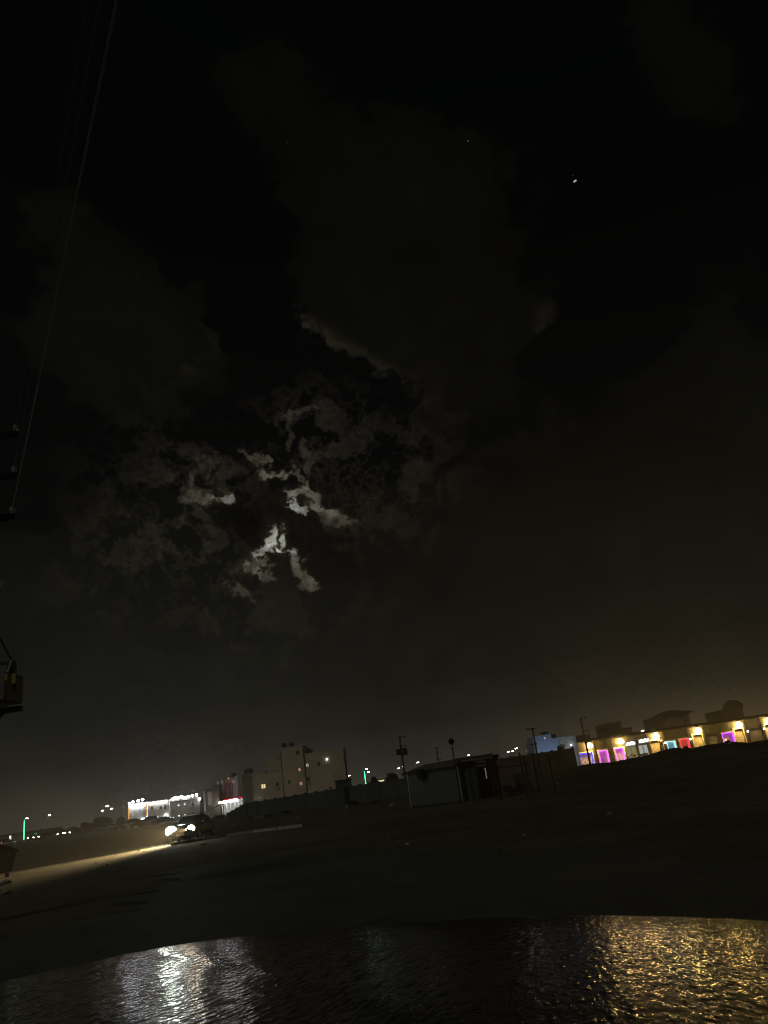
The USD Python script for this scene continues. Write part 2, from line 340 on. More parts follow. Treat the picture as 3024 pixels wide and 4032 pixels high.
ys = np.concatenate([[-60, -30, -12], np.arange(-4, 30, 1.0), np.arange(30, 95, .45), np.arange(95, 150, 3), np.geomspace(150, 6000, 26)])
ts = np.concatenate([np.linspace(-3.2, -.75, 10), np.linspace(-.7, .25, 96), np.linspace(.255, .85, 150), np.linspace(.9, 3.2, 10)])
YY, TT = np.meshgrid(ys, ts, indexing='ij'); XX = TT * (np.maximum(YY, 0) * 1.0 + 16) ; ZZ = gz(XX, YY)
ny, nx = YY.shape
idx = np.arange(ny * nx).reshape(ny, nx)
quads = np.stack([idx[:-1, :-1], idx[:-1, 1:], idx[1:, 1:], idx[1:, :-1]], -1).reshape(-1, 4)

def ground_material():
    x = X(); pos = x.node('geometry', 'position')
    n1 = x.noise(pos, .16, 6, .6, .5); n2 = x.noise(pos, 1.6, 7, .65); n3 = x.noise(pos, 14, 5, .6)
    c = x.cmix(x.step(n1, .38, .62), (.135, .112, .066), (.20, .17, .105))
    c = x.cmix(x.step(n2, .45, .75), c, (.10, .08, .05))
    c = x.cmix(x.step(n3, .62, .72, 0, .7), c, (.40, .35, .27))
    h = x.add(x.mul(n2, .7), x.mul(n3, .3))
    nb = x.node('bump', 'normal', {'strength': .8, 'distance': .12}, height=h)
    b = x.node('principled_bsdf', 'BSDF', {'roughness': .95, 'specular_ior_level': .15}, base_color=c, normal=nb)
    return usdkit.material(stage, '/World/Looks/dirt', x.n, x.l, surface=b)
def asphalt_material():
    x = X(); pos = x.node('geometry', 'position')
    n1 = x.noise(pos, .22, 6, .6, .6); n2 = x.noise(pos, 2.2, 6, .65); n3 = x.noise(pos, 90, 3, .6)
    c = x.cmix(x.step(n1, .35, .65), (.105, .112, .104), (.155, .165, .15))
    c = x.cmix(x.step(x.add(n2, x.mul(n1, .5)), .7, .95, 0, .8), c, (.19, .155, .10))
    v = x.node('voronoi_texture', 'distance', {'feature': 'distance_to_edge', 'scale': .33, 'randomness': 1.0}, vector=x.vadd(pos, x.vscale(x.noise(pos, 1.1, 4, .6, out='color'), .9)))
    c = x.cmix(x.step(v, .012, .003), c, (.085, .088, .08))
    nb = x.node('bump', 'normal', {'strength': .9, 'distance': .02}, height=x.add(n3, x.mul(n2, 2)))
    b = x.node('principled_bsdf', 'BSDF', {'roughness': .8, 'specular_ior_level': .35}, base_color=c, normal=nb)
    return usdkit.material(stage, '/World/Looks/asphalt', x.n, x.l, surface=b)
dirt_m, asphalt_m = ground_material(), asphalt_material()
struct('ground', (np.stack([XX, YY, ZZ], -1).reshape(-1, 3), quads), dirt_m, smooth=True)

# paved yard in front of the car, its edge broken and sandy
def sheet(poly, mat_, name, lift=.012, cell=1.2):
    import shapely
    pg = shapely.Polygon(poly); x0, y0, x1, y1 = pg.bounds
    gx, gy = np.arange(x0, x1, cell), np.arange(y0, y1, cell)
    pts = np.array([(a, b) for a in gx for b in gy]); pts = pts[shapely.contains_xy(pg.buffer(-.3), pts)]
    edge = np.array([pg.exterior.interpolate(t).coords[0] for t in np.arange(0, pg.length, cell * .22)])
    allp = np.vstack([edge, pts])
    from scipy.spatial import Delaunay
    t = Delaunay(allp).simplices; c = allp[t].mean(1); t = t[shapely.contains_xy(pg, c)]
    a = allp[t]; ar = np.cross(a[:, 1] - a[:, 0], a[:, 2] - a[:, 0]); t[ar < 0] = t[ar < 0][:, ::-1]
    v = np.column_stack([allp, gz(allp[:, 0], allp[:, 1]) + lift])
    return struct(name, (v, t), mat_, smooth=True)
edge_px = [(-300, 3790), (0, 3705), (200, 3662), (400, 3620), (520, 3570), (620, 3480), (720, 3420), (880, 3388), (1100, 3368), (1400, 3350), (1750, 3350), (2080, 3354), (2400, 3350), (2560, 3352), (2700, 3388), (3024, 3378), (3500, 3370)]
ep = []
for (a, b), (c, d) in zip(edge_px[:-1], edge_px[1:]):
    for t in np.linspace(0, 1, 30, endpoint=False):
        q = G(a + (c - a) * t, b + (d - b) * t)
        w = (meshkit.fbm(np.array([q[0] * .9, q[1] * .9, 2.]), 5, 5) - .5) * min(3.2, q[1] * .15)
        ep.append((q[0] + w, q[1] + w))
q = G(*edge_px[-1]); ep.append((q[0], q[1]))
ep = [(-9, -14)] + ep + [(q[0] + 3, 8), (20, -14)]
sheet(ep, asphalt_m, 'paved_yard')
# distant cross road at the left
far = [G(-700, 3425), G(0, 3372), G(350, 3322), G(600, 3283), G(900, 3240), G(900, 3230), G(600, 3262), G(350, 3294), G(0, 3338), G(-700, 3415)]
sheet([(p[0], p[1]) for p in far], asphalt_m, 'road', .016, 5.0)
# low kerb line that catches the headlights
kp = [G(px, py) for px, py in ((672, 3330), (720, 3323), (800, 3309), (890, 3294), (1000, 3279), (1200, 3256))]
segs = []
for a, b in zip(kp[:-1], kp[1:]):
    L = np.linalg.norm((b - a)[:2]); n = max(1, int(L / 1.6))
    for i in range(n):
        p0, p1 = a + (b - a) * (i / n), a + (b - a) * ((i + .97) / n)
        d = unit((p1 - p0) * [1, 1, 0]); m = rbox(np.linalg.norm((p1 - p0)[:2]), .22, .24, .025)
        c = (p0 + p1) / 2; segs.append(moved(m, (c[0], c[1], gz1(c[0], c[1]) + .03 + rng.uniform(-.012, .012)), math.atan2(d[1], d[0])))
kx = UsdGeom.Xform.Define(stage, fresh('/World', 'kerb')); data(kx.GetPrim(), None, None, None, 'structure')
for s in segs: part('kerb_stone', s, concrete, kx.GetPrim())

# ------------------------------------------------------------------ street lamps
def make_lamp(name, label, group, loc, rz, scale, head=L_street, pole_glow=None):
    t = thing(name, label, 'street lamp', loc, rz, group, scale)
    part('pole', path_tube([(0, 0, 0), (0, 0, 3), (0, 0, 7.3), (.12, 0, 7.75), (.5, 0, 7.95)], [.11, .09, .07, .06, .05]), galv, t, 30)
    part('base', lathe([(0, 0), (.22, 0), (.22, .08), (.14, .4), (0, .4)]), concrete, t, 30)
    part('lamp_head', moved(rbox(1.0, .42, .16, .06), (.85, 0, 8.03)), galv, t, 30)
    part('lens', moved(rbox(.86, .50, .34, .1), (.85, 0, 7.86)), head, t, 30)
    if pole_glow: part('light_strip', path_tube([(0, -.16, .5), (0, -.16, 7.2)], .15), pole_glow, t, 30)
    return t
first = None
for i, (px, py, Y, lab) in enumerate((
        (195, 3209, 250, 'white street lamp right of the tall green lit pole'),
        (405, 3191, 260, 'lowest of the three clustered street lamps left of the bright white building'),
        (422, 3173, 250, 'tallest middle one of three street lamps above the big dark tree'),
        (440, 3183, 260, 'rightmost of three street lamps clustered above the big dark tree'),
        (1375, 3053, 250, 'white street lamp just right of the apartment block, above the wall'),
        (1451, 3038, 240, 'white street lamp close beside the second green lit pole'),
        (1570, 3024, 230, 'lower street lamp left of the utility pole by the cabin'),
        (1588, 3016, 225, 'street lamp peeking out at the foot of the utility pole by the cabin'),
        (1645, 3001, 215, 'street lamp shining over the left end of the cabin roof'),
        (1845, 2973, 215, 'street lamp behind the cabin porch, right of the round sign'),
        (1926, 2973, 215, 'street lamp at the right end of the cabin porch roof'),
        (2001, 2959, 215, 'leftmost of four street lamps above the brown wall'),
        (2018, 2957, 225, 'second of four street lamps above the brown wall, low one'),
        (2032, 2946, 200, 'tallest of four street lamps above the brown wall'),
        (2078, 2953, 215, 'street lamp above the brown wall nearest the pale blue house'))):
    p = P(px, py, Y); s = p[2] / 7.95; loc = (p[0] - .85 * s, p[1], 0)
    if first is None: first = make_lamp('street_lamp', lab, 'white street lamps along the far roads', loc, 0, s)
    else: copy(first, lab, loc, 0, s)
g1 = None
for px, py, Y, lab in ((100, 3222, 226, 'street lamp with a glowing green pole at the far left'), (1437, 3028, 232, 'street lamp with a glowing green pole between the apartment block and cabin'), (2524, 2877, 200, 'street lamp with a green pole above the white lit shop signs')):
    p = P(px, py, Y); s = p[2] / 7.95; loc = (p[0] - .3 * s, p[1], 0)
    if g1 is None: g1 = make_lamp('green_lamp', lab, 'street lamps with green lit poles', loc, 0, s, L_street, L_green)
    else: copy(g1, lab, loc, 0, s)

# ------------------------------------------------------------------ bright white two storey building at the left
def window(fr, t, r, pane, depth=.14, name='window', mull=True, frame_m=dark_metal):
    u0, u1, z0, z1 = r; b = .06
    fm = [fr.box(u0, u0 + b, z0, z1, -depth, -.02), fr.box(u1 - b, u1, z0, z1, -depth, -.02), fr.box(u0 + b, u1 - b, z0, z0 + b, -depth, -.02), fr.box(u0 + b, u1 - b, z1 - b, z1, -depth, -.02)]
    if mull: fm.append(fr.box((u0 + u1) / 2 - b / 2, (u0 + u1) / 2 + b / 2, z0 + b, z1 - b, -depth, -.03))
    w = part(name, cat(fm), frame_m, t)
    part('pane', fr.box(u0 + b * .6, u1 - b * .6, z0 + b * .6, z1 - b * .6, -depth + .01, -depth + .04), pane, w)
    part('sill', fr.box(u0 - .08, u1 + .08, z0 - .07, z0 - .002, -.01, .09), concrete, w)
    return w
def holes(fr, rects, depth=.15): return [fr.box(r[0], r[1], r[2], r[3], -depth, .5) for r in rects]

def bulb(fr, t, px, py, r, m, d=.25, name='flood_lamp'):
    u, z = fr.uv(px, py)
    k = part(name, fr.box(u - .05, u + .05, z - .05, z + .05, .0, d), dark_metal, t)
    part('bulb', ball((u, -d, z), r, 1, (1, .7, 1)), m, k, True)

fh = Frame(509, 190, 578, 190)
t = fh.thing('white_building', 'brilliantly floodlit white building with amber strips down its corners', 'building')
H = fh.uv(545, 3160)[1]; W = fh.w
rc = [fh.rect(536, 3240, 548, 3262)]
rc = [(rc[0][0], rc[0][1], 0.02, rc[0][3])]
part('wall', cut(fh.box(0, W, 0, H, -12, 0), holes(fh, rc)), white_plaster, t)
part('door', fh.box(rc[0][0] + .05, rc[0][1] - .05, .03, rc[0][3] - .02, -.12, -.08), W_bright, t)
for i in range(7): part('pilaster', fh.box(W * i / 6 - .12, W * i / 6 + .12, 0, H - .3, .002, .10), white_plaster, t)
part('cornice', fh.box(-.15, W + .15, H - .28, H, .003, .35), white_plaster, t)
part('light_strip', fh.box(.1, W - .1, H - .36, H - .285, .2, .30), L_flood, t, label='white light strip under the cornice')
part('light_strip', fh.box(-.22, -.06, .6, H - .9, .01, .14), L_amber, t, label='amber light strip on the left corner')
part('light_strip', fh.box(W + .02, W + .18, .6, H - .5, .01, .14), L_amber, t, label='amber light strip on the right corner')
for px, py in ((511, 3163), (525, 3158), (545, 3153), (561, 3149)): bulb(fh, t, px, py, .30, L_flood, .2)
for px, py in ((516, 3176), (527, 3175), (540, 3172), (552, 3170), (563, 3168)): bulb(fh, t, px, py, .2, L_flood, .5)
for px, py in ((518, 3233), (541, 3230), (560, 3227), (567, 3226)): bulb(fh, t, px, py, .22, L_spot, .3, 'wall_lamp')

fh2 = Frame(582, 191, 667, 191)
t = fh2.thing('grey_building', 'low grey building with a light strip along its roof edge, beside the white floodlit one', 'building')
H2 = fh2.uv(625, 3152)[1]; W2 = fh2.w
dk = [fh2.centred(632, 3180, 9, 12), fh2.centred(650, 3178, 10, 14), fh2.centred(598, 3182, 9, 12), fh2.centred(610, 3226, 9, 14)]
part('wall', cut(fh2.box(0, W2, 0, H2, -12, 0), holes(fh2, dk)), plaster2, t)
for r in dk: window(fh2, t, r, glass)
part('cornice', fh2.box(0, W2 + .2, H2 - .25, H2, .003, .3), plaster2, t)
part('light_strip', fh2.box(.2, W2 - .3, H2 - .33, H2 - .255, .2, .3), L_flood, t)
for px in (591, 606, 622, 638, 653): bulb(fh2, t, px, HZ(px) - 54, .22, L_flood, .45)
bulb(fh2, t, 655, 3211, .36, L_white, .3, 'wall_lamp'); bulb(fh2, t, 656, 3221, .22, L_spot, .3, 'wall_lamp'); bulb(fh2, t, 632, 3223, .22, L_spot, .3, 'wall_lamp')

fh3 = Frame(669, 192, 787, 192)
t = fh3.thing('plain_building', 'plain grey building with a row of bright lamps along its roof and four lit windows', 'building')
H3 = fh3.uv(728, 3146)[1]; W3 = fh3.w
lw = [fh3.centred(*a) for a in ((703, 3171, 8, 8), (727, 3167, 7, 7), (705, 3212, 8, 8), (728, 3208, 6, 7))]
dk = [fh3.centred(*a) for a in ((759, 3168, 9, 14), (760, 3207, 8, 14), (682, 3226, 10, 20))]
part('wall', cut(fh3.box(0, W3, 0, H3, -14, 0), holes(fh3, lw + dk)), plaster2, t)
for r in lw: window(fh3, t, r, W_bright, mull=False)
for r in dk: window(fh3, t, r, glass)
part('cornice', fh3.box(-.02, W3 + .2, H3 - .2, H3, .003, .25), plaster2, t)
for px, py in ((683, 3146), (692, 3142), (702, 3143), (715, 3137), (722, 3140), (733, 3140), (745, 3136), (760, 3133), (776, 3130), (788, 3145)): bulb(fh3, t, px, py, .32, L_flood, .35)

# ------------------------------------------------------------------ sign building and red shop
fm_ = Frame(804, 178, 864, 178)
t = fm_.thing('sign_building', 'dark building with a tall pale panel on its front, left of the red lit shop', 'building')
Hm = fm_.uv(820, 3106)[1]
part('wall', fm_.box(0, fm_.w, 0, Hm, -12, 0), plaster_dark, t)
r = fm_.rect(817, 3119, 836, 3170); part('panel', fm_.box(r[0], r[1], r[2], r[3], .02, .12), shutter_p, t)
a = fm_.uv(805, 3140)[0]; part('pilaster', fm_.box(0, .35, 0, Hm - .3, .01, .25), white_plaster, t)
r = fm_.rect(833, 3092, 862, 3110); part('roof_room', fm_.box(r[0], r[1], Hm, r[3], -8, -1), plaster_dark, t)

fr_ = Frame(863, 186, 957, 164)
t = fr_.thing('red_shop', 'shop front with red cladding, white pilasters and a dazzling lit awning', 'shop')
Hr = fr_.uv(905, 3062)[1]; Wr = fr_.w
part('wall', fr_.box(0, Wr, 0, Hr, -14, 0), plaster2, t)
def band(p0, p1, z0, z1, d0, d1, m, name, lab=None):
    a, b = fr_.uv(p0, HZ(p0))[0], fr_.uv(p1, HZ(p1))[0]; return part(name, fr_.box(a, b, z0, z1, d0, d1), m, t, label=lab)
za = fr_.uv(910, 3152)[1]
for p0, p1 in ((866, 872), (883, 888), (941, 947)): band(p0, p1, 0, Hr - .1, .01, .32, white_plaster, 'pilaster')
band(889, 920, za + .6, Hr - .6, .01, .12, red_panel, 'cladding'); band(921, 940, za + .6, Hr - .6, .01, .10, red_panel, 'cladding', 'darker red cladding panel')
r = fr_.rect(895, 3100, 907, 3135); part('panel', fr_.box(r[0], r[1], r[2], r[3], .13, .20), shutter_p, t)
part('awning', fr_.box(-.2, Wr + .2, za + .05, za + .25, .02, 1.5), dark_metal, t)
part('light_strip', fr_.box(.4, Wr - .4, za + .26, za + .36, .1, .18), L_red, t)
for i, px in enumerate((868, 875, 884, 893, 899, 906, 912, 918, 930, 936, 946, 952, 956)): 
    u, z = fr_.uv(px, HZ(px) - 24 + (i % 3) * 2)
    part('bulb', ball((u, -1.45, za - .12), .26 if i % 3 else .34, 2), L_white, t, True)
for i in range(6): part('column', fr_.box(Wr * (i + .2) / 6, Wr * (i + .2) / 6 + .3, 0, za - .1, .9, 1.2), white_plaster, t)
part('shopfront', fr_.box(.3, Wr - .3, .1, za - .2, .02, .06), W_shop, t)
for px in (875, 925, 938):
    u, _ = fr_.uv(px, HZ(px)); part('roof_tank', moved(lathe([(0, 0), (.6, 0), (.6, 1.0), (.35, 1.25), (0, 1.25)]), (u, 3, Hr)), plaster_dark, t, 30)
bulb(fr_, t, 904, 3064, .10, W_orange, .2, 'wall_lamp')
# white awning tent in front of it
q = P(836, HZ(836), 160); w = 62 * 160 / 3153.
tent = trimesh.Trimesh([(-w / 2, 0, 1.2), (w / 2, 0, 2.3), (w / 2, 3, 2.3), (-w / 2, 3, 1.2), (-w / 2, 0, 1.12), (w / 2, 0, 2.22), (w / 2, 3, 2.22), (-w / 2, 3, 1.12)],
                       [(0, 1, 2), (0, 2, 3), (4, 6, 5), (4, 7, 6), (0, 4, 5), (0, 5, 1), (1, 5, 6), (1, 6, 2), (2, 6, 7), (2, 7, 3), (3, 7, 4), (3, 4, 0)], process=False)
t = thing('canopy', 'sloping pale canopy on posts in front of the dark sign building', 'canopy', (q[0], q[1], 0))
part('cover', tent, white_plaster, t)
for sx, zt in ((-1, 1.15), (1, 2.24)):
    for yy in (.1, 2.9): part('post', tube((sx * (w / 2 - .1), yy, 0), (sx * (w / 2 - .1), yy, zt), .05), galv, t)

# ------------------------------------------------------------------ apartment block
fa = Frame(958, 165, 1368, 165)
t = fa.thing('apartment_block', 'long beige apartment block with a taller stair tower and a few lit windows', 'building')
WA = fa.w
def uof(px): return fa.uv(px, HZ(px) - 60)[0]
hl, hp, ht, hr = fa.uv(1040, 3046)[1], fa.uv(1085, 2974)[1], fa.uv(1160, 2944)[1], fa.uv(1280, 2962)[1]
u1, u2, u3 = uof(1118), uof(1203), uof(1050)
wl = {'y': fa.centred(1037, 3096, 18, 19), 'p1': fa.centred(1179, 3030, 13, 15), 'p2': fa.centred(1185, 3085, 13, 16), 'w': fa.centred(1210, 3013, 12, 15)}
wd = [fa.centred(*a) for a in ((1093, 3088, 11, 15), (1140, 3079, 9, 15), (1172, 2963, 12, 16), (1255, 3008, 11, 14), (1215, 3068, 12, 14), (1301, 3103, 10, 12))]
wb_ = fa.centred(970, 3083, 31, 50)
body = trimesh.boolean.union([fa.box(0, u1, 0, hl, -16, 0), fa.box(u1 - .01, u2, 0, ht, -16, .25), fa.box(u2 - .01, WA, 0, hr, -5, 0)], engine='manifold')
def deep(r, d=0.0): return fa.box(r[0], r[1], r[2], r[3], -.18, .6)
part('wall', cut(body, [deep(r) for r in list(wl.values()) + wd + [wb_]]), plaster, t)
part('roof_room', cut(fa.box(u3, u1 - .02, hl, hp, -12, -1.2), [fa.box(*fa.centred(1088, 2985, 16, 14), -1.4, -.5)]), plaster, t)
for k_, m_ in (('y', W_yellow), ('p1', W_peach), ('p2', W_peach), ('w', W_white)): window(fa, t, wl[k_], m_, .17, mull=k_ in 'yw')
for r in wd: window(fa, t, r, glass, .17)
part('parapet', fa.box(-.1, u3 - .1, hl, hl + .35, -15.8, .12), plaster, t); part('parapet', fa.box(u2 + .3, WA + .1, hr, hr + .3, -4.8, .12), plaster, t); part('parapet', fa.box(u1 - .1, u2 + .12, ht, ht + .3, -6, .36), plaster, t)
part('downpipe', path_tube([(u1 - .12, -.12, 0), (u1 - .12, -.12, ht - .4)], .09), dark_metal, t, 30)
part('downpipe', path_tube([(u2 + .14, -.12, 0), (u2 + .14, -.12, hr + 1.2)], .09), dark_metal, t, 30)
g = part('balcony_grille', cat([fa.box(wb_[0], wb_[0] + .1, wb_[2], wb_[3], -.05, .06), fa.box(wb_[1] - .1, wb_[1], wb_[2], wb_[3], -.05, .06), fa.box(wb_[0], wb_[1], wb_[3] - .1, wb_[3], -.05, .06), fa.box(wb_[0], wb_[1], wb_[2], wb_[2] + .1, -.05, .06), fa.box(wb_[0], wb_[1], (wb_[2] * .38 + wb_[3] * .62) - .06, (wb_[2] * .38 + wb_[3] * .62) + .06, -.05, .08)] + [fa.box(wb_[0] + (wb_[1] - wb_[0]) * i / 7 - .02, wb_[0] + (wb_[1] - wb_[0]) * i / 7 + .02, wb_[2], wb_[3], -.04, .02) for i in range(1, 7)]), dark_metal, t)
part('back_panel', fa.box(wb_[0], wb_[1], wb_[2], wb_[3], -.17, -.12), plaster2, g)
for px, h0, d0 in ((1125, ht + .3, -2), (1147, ht + .3, -4), (1218, hr + .3, -3)):
    part('roof_tank', moved(lathe([(0, 0), (.55, 0), (.55, .9), (.3, 1.1), (0, 1.1)]), (uof(px), -d0, h0)), dark_metal, t, 30)
bulb(fa, t, 1287, 2990, .16, L_spot, .2, 'wall_lamp')
for r in (wd[0], wd[4], wd[5]): part('air_conditioner', moved(rbox(.8, .35, .55, .04), ((r[0] + r[1]) / 2, -.2, r[2] - .5)), shutter_g, t)

yl0 = None
L_yard = lamp_mat('lamp_yard', (1.0, .84, .58), 92)
for px, lab in ((1010, 'low yard lamp behind the dark wall, nearest the red lit shop'), (1140, 'low yard lamp behind the dark wall, before the stair tower'), (1285, 'low yard lamp behind the dark wall, nearest the block hut')):
    q = P(px, HZ(px), 147); 
    if yl0 is None:
        yl0 = t = thing('yard_lamp', lab, 'lamp', (q[0], q[1], 0), 0, 'low yard lamps of the apartment block')
        part('post', tube((0, 0, 0), (0, 0, 1.3), .05), galv, t, 30); part('globe', ball((0, 0, 1.52), .22, 1), L_yard, t, True)
    else: copy(yl0, lab, (q[0], q[1], 0))

# ------------------------------------------------------------------ boundary walls
def wall_run(name, label, px0, Y0, px1, Y1, h0, h1, m, n, thick=.2, cap=True):
    f = Frame(px0, Y0, px1, Y1); t = f.thing(name, label, 'wall'); L = f.w
    for i in range(n):
        a, b = L * i / n, L * (i + 1) / n; za, zb_ = h0 + (h1 - h0) * i / n, h0 + (h1 - h0) * (i + 1) / n
        bx = f.box(a + .16, b - .16, -.3, 1, -thick, 0); v = np.array(bx.vertices); top = v[:, 2] > .5
        v[top, 2] = za + (zb_ - za) * (v[top, 0] - a) / (b - a); bx.vertices = v
        part('wall_panel', bx, m, t)
        part('pier', f.box(a - .16, a + .16, -.3, za + .12, -thick - .06, .06), m, t)
    part('pier', f.box(L - .16, L + .16, -.3, h1 + .12, -thick - .06, .06), m, t)
    return f, t
h = lambda px, py, Y: P(px, py, Y)[2]
wall_run('block_wall', 'long dark grey block wall in front of the apartment block', 968, 108, 1325, 100, h(968, 3163, 108), h(1325, 3106, 100), blockwork, 9)
f, t = wall_run('block_wall', 'dark grey block wall between the apartment block and the cabin', 1380, 96, 1598, 92, h(1380, 3096, 96), h(1598, 3064, 92), blockwork, 6)
fb = Frame(1324, 97, 1379, 97)
t = fb.thing('wall_hut', 'small dark block hut rising above the wall beside the apartment block', 'hut')
hb = fb.uv(1350, 3074)[1]; dr = (fb.w * .55, fb.w * .55 + .85, .05, 1.95)
part('wall', cut(fb.box(0, fb.w, -.2, hb, -2.6, 0), holes(fb, [dr])), blockwork, t); part('roof', fb.box(-.12, fb.w + .12, hb + .002, hb + .14, -2.75, .15), plaster_dark, t); part('door', fb.box(dr[0] + .02, dr[1] - .02, .06, 1.93, -.12, -.07), dark_metal, t)
# gable end: sloping heap wall at the left end of the block wall
wall_run('low_wall', 'stepped low end of the dark wall beside the red lit shop', 893, 116, 966, 108, h(893, 3203, 116), h(966, 3163, 108), blockwork, 4)
f, t = wall_run('brown_wall', 'long brown block wall behind the fence posts, below the pale blue house', 1938, 104, 2262, 104, h(1938, 2992, 104), h(2262, 2944, 104), redbrick, 8)

# ------------------------------------------------------------------ site cabin
fc = Frame(1606, 50, 1808, 48)
t = fc.thing('site_cabin', 'grey panelled site cabin with a shallow pitched roof', 'cabin')
zl, zr = fc.uv(1602, 3043)[1], fc.uv(1805, 2990)[1]; WC = fc.w; hc = zl
win = fc.rect(1650, 3030, 1682, 3064)
part('wall', cut(fc.box(0, WC, .12, hc, -5, 0), holes(fc, [win], .1)), cabin_skin, t)
n = 9
for i in range(n):
    a, b = WC * i / n + .004, WC * (i + 1) / n - .004
    if b < win[0] - .03 or a > win[1] + .03: part('wall_panel', fc.box(a, b, .2, hc - .06, .002, .022), cabin_skin, t)
    else: part('wall_panel', fc.box(a, b, .2, win[2] - .05, .002, .022), cabin_skin, t)
for u in (.03, WC - .03): part('corner_post', fc.box(u - .05, u + .05, .05, hc, .024, .05), galv, t)
zc = fc.uv(1700, 3011)[1]
prof = [(-.25, hc - .02), (WC * .42, zc + .06), (WC + .2, zr + .05), (WC + .2, zr - .08), (WC, hc), (0, hc), (-.25, hc - .1)]
import shapely
rf = trimesh.creation.extrude_polygon(shapely.Polygon(prof), 5.5, engine='earcut'); rf.apply_transform(trimesh.transformations.rotation_matrix(math.pi / 2, [1, 0, 0])); rf.apply_translation([0, 5.2, 0])
part('roof', rf, plaster_dark, t)
ac = part('air_conditioner', moved(rbox(win[1] - win[0], .55, win[3] - win[2], .04), ((win[0] + win[1]) / 2, -.12, (win[2] + win[3]) / 2)), bin_m, t)
part('grille', cat([fc.box(win[0] + .05, win[1] - .05, win[2] + .06 + i * .07, win[2] + .09 + i * .07, .39, .415) for i in range(7)]), dark_metal, ac)
part('base_beam', fc.box(0, WC, -.25, .115, -.25, -.02), dark_metal, t)
# porch to its right
fp = Frame(1808, 48, 1936, 48)
t = fp.thing('porch', 'open timber porch with a slatted roof attached beside the grey cabin', 'porch')
hp_ = fp.uv(1870, 2983)[1]; WP = fp.w
part('roof', cat([fp.box(-.05, WP + .1, hp_ - .05, hp_ + .1, -4.6, .15)]), plaster_dark, t)
part('fascia', fp.box(-.04, WP + .1, hp_ - .16, hp_ - .055, .05, .13), shutter_g, t)
for i in range(9):
    a = WP * (.55 + .035 * i); part('slat', fp.box(a, a + .05, hp_ - .55, hp_ - .17, .05, .09), shutter_g, t)
for a in (.02, WP * .5, WP - .1): part('post', fp.box(a, a + .1, -.2, hp_ - .06, -.1, .0), wood_pole, t)
part('back_wall', fp.box(.1, WP - .1, -.1, hp_ - .1, -4.6, -4.4), cabin_skin, t)
part('half_wall', fp.box(.13, WP * .5 - .03, -.1, hp_ - .55, -.35, -.25), cabin_skin, t)
cb = part('cupboard', fp.box(WP * .55, WP * .75, -.1, 1.75, -1.2, -.5), bin_m, t)
part('light_tube', fp.box(WP * .80, WP * .80 + .07, 1.15, 1.75, -.35, -.28), lamp_mat('lit_tube_dim', (1.0, .9, .65), .12), t)
# canopy with drooping cloth
q = P(1900, HZ(1900), 45); t = thing('shade_cloth', 'dark cloth shade hanging under the front of the cabin porch', 'shade', (q[0], q[1], 0))
a = h(1900, 3010, 45); gx = np.linspace(-.75, .75, 12); gy = np.linspace(-.9, .9, 8)
gv = np.array([(x_, y_, a + .12 - .16 * x_ * x_ - .08 * abs(y_) - .04 * math.sin(5 * x_)) for x_ in gx for y_ in gy]); gi = np.arange(96).reshape(12, 8)
gq = np.stack([gi[:-1, :-1], gi[1:, :-1], gi[1:, 1:], gi[:-1, 1:]], -1).reshape(-1, 4)
part('cloth', (np.vstack([gv, gv - [0, 0, .015]]), np.vstack([gq, gq[:, ::-1] + 96])), bin_m, t, True)
for sx in (-.72, .72):
    for sy in (-.85, .85): part('post', tube((sx, sy, -.1), (sx, sy, a - .03), .035), dark_metal, t)

# pale frame gate right of the porch
q = P(1957, HZ(1957), 46); q2 = P(2092, HZ(2092), 48)
t = thing('gate_frame', 'pale steel gate frame with one long top rail right of the porch', 'gate', (q[0], q[1], 0))
za, zb2 = h(1955, 3010, 46), h(1960, 3024, 46); w = (q2 - q)[:2]
part('post', tube((0, 0, -.2), (0, 0, za), .045), galv, t); part('top_rail', tube((.05, 0, zb2), (w[0], w[1], h(2092, 3005, 48)), .035), galv, t); part('post', tube((w[0], w[1], -.2), (w[0], w[1], h(2092, 3000, 48)), .04), galv, t)
part('gate_panel', box(.9, 1.7, -.03, .03, .1, zb2 - .45), plaster_dark, t)
q = P(1995, 3107, 47); m = rbox(.55, .5, .55, .04)
solo('crate', moved(m, (q[0], q[1], gz1(q[0], q[1]) + .27)), shutter_m, 'pale boxy crate on the ground behind the gate frame', 'crate')

# fence posts
pole0 = None
for px, py0, Y, lab in ((1936, 2968, 44, 'thick dark fence post at the right end of the porch'), (2044, 2966, 42, 'tall dark fence post left of centre under the top rail end'), (2062, 2978, 43, 'second fence post right of the pale gate frame'), (2097, 2980, 43, 'third fence post right of the pale gate frame'), (2158, 2972, 42, 'rightmost lone fence post before the dirt mound')):
    p = P(px, py0, Y); zb0 = gz1(p[0], Y); L = p[2] - zb0
    t = thing('fence_post', lab, 'fence post', (p[0], p[1], zb0), 0, 'dark fence posts between cabin and mound')
    part('shaft', tube((0, 0, -.3), (0, 0, L), .045, .035, 8), wood_pole, t, 30); part('cap', moved(lathe([(0, 0), (.055, 0), (.05, .03), (0, .05)], 8), (0, 0, L)), dark_metal, t)
t0 = None

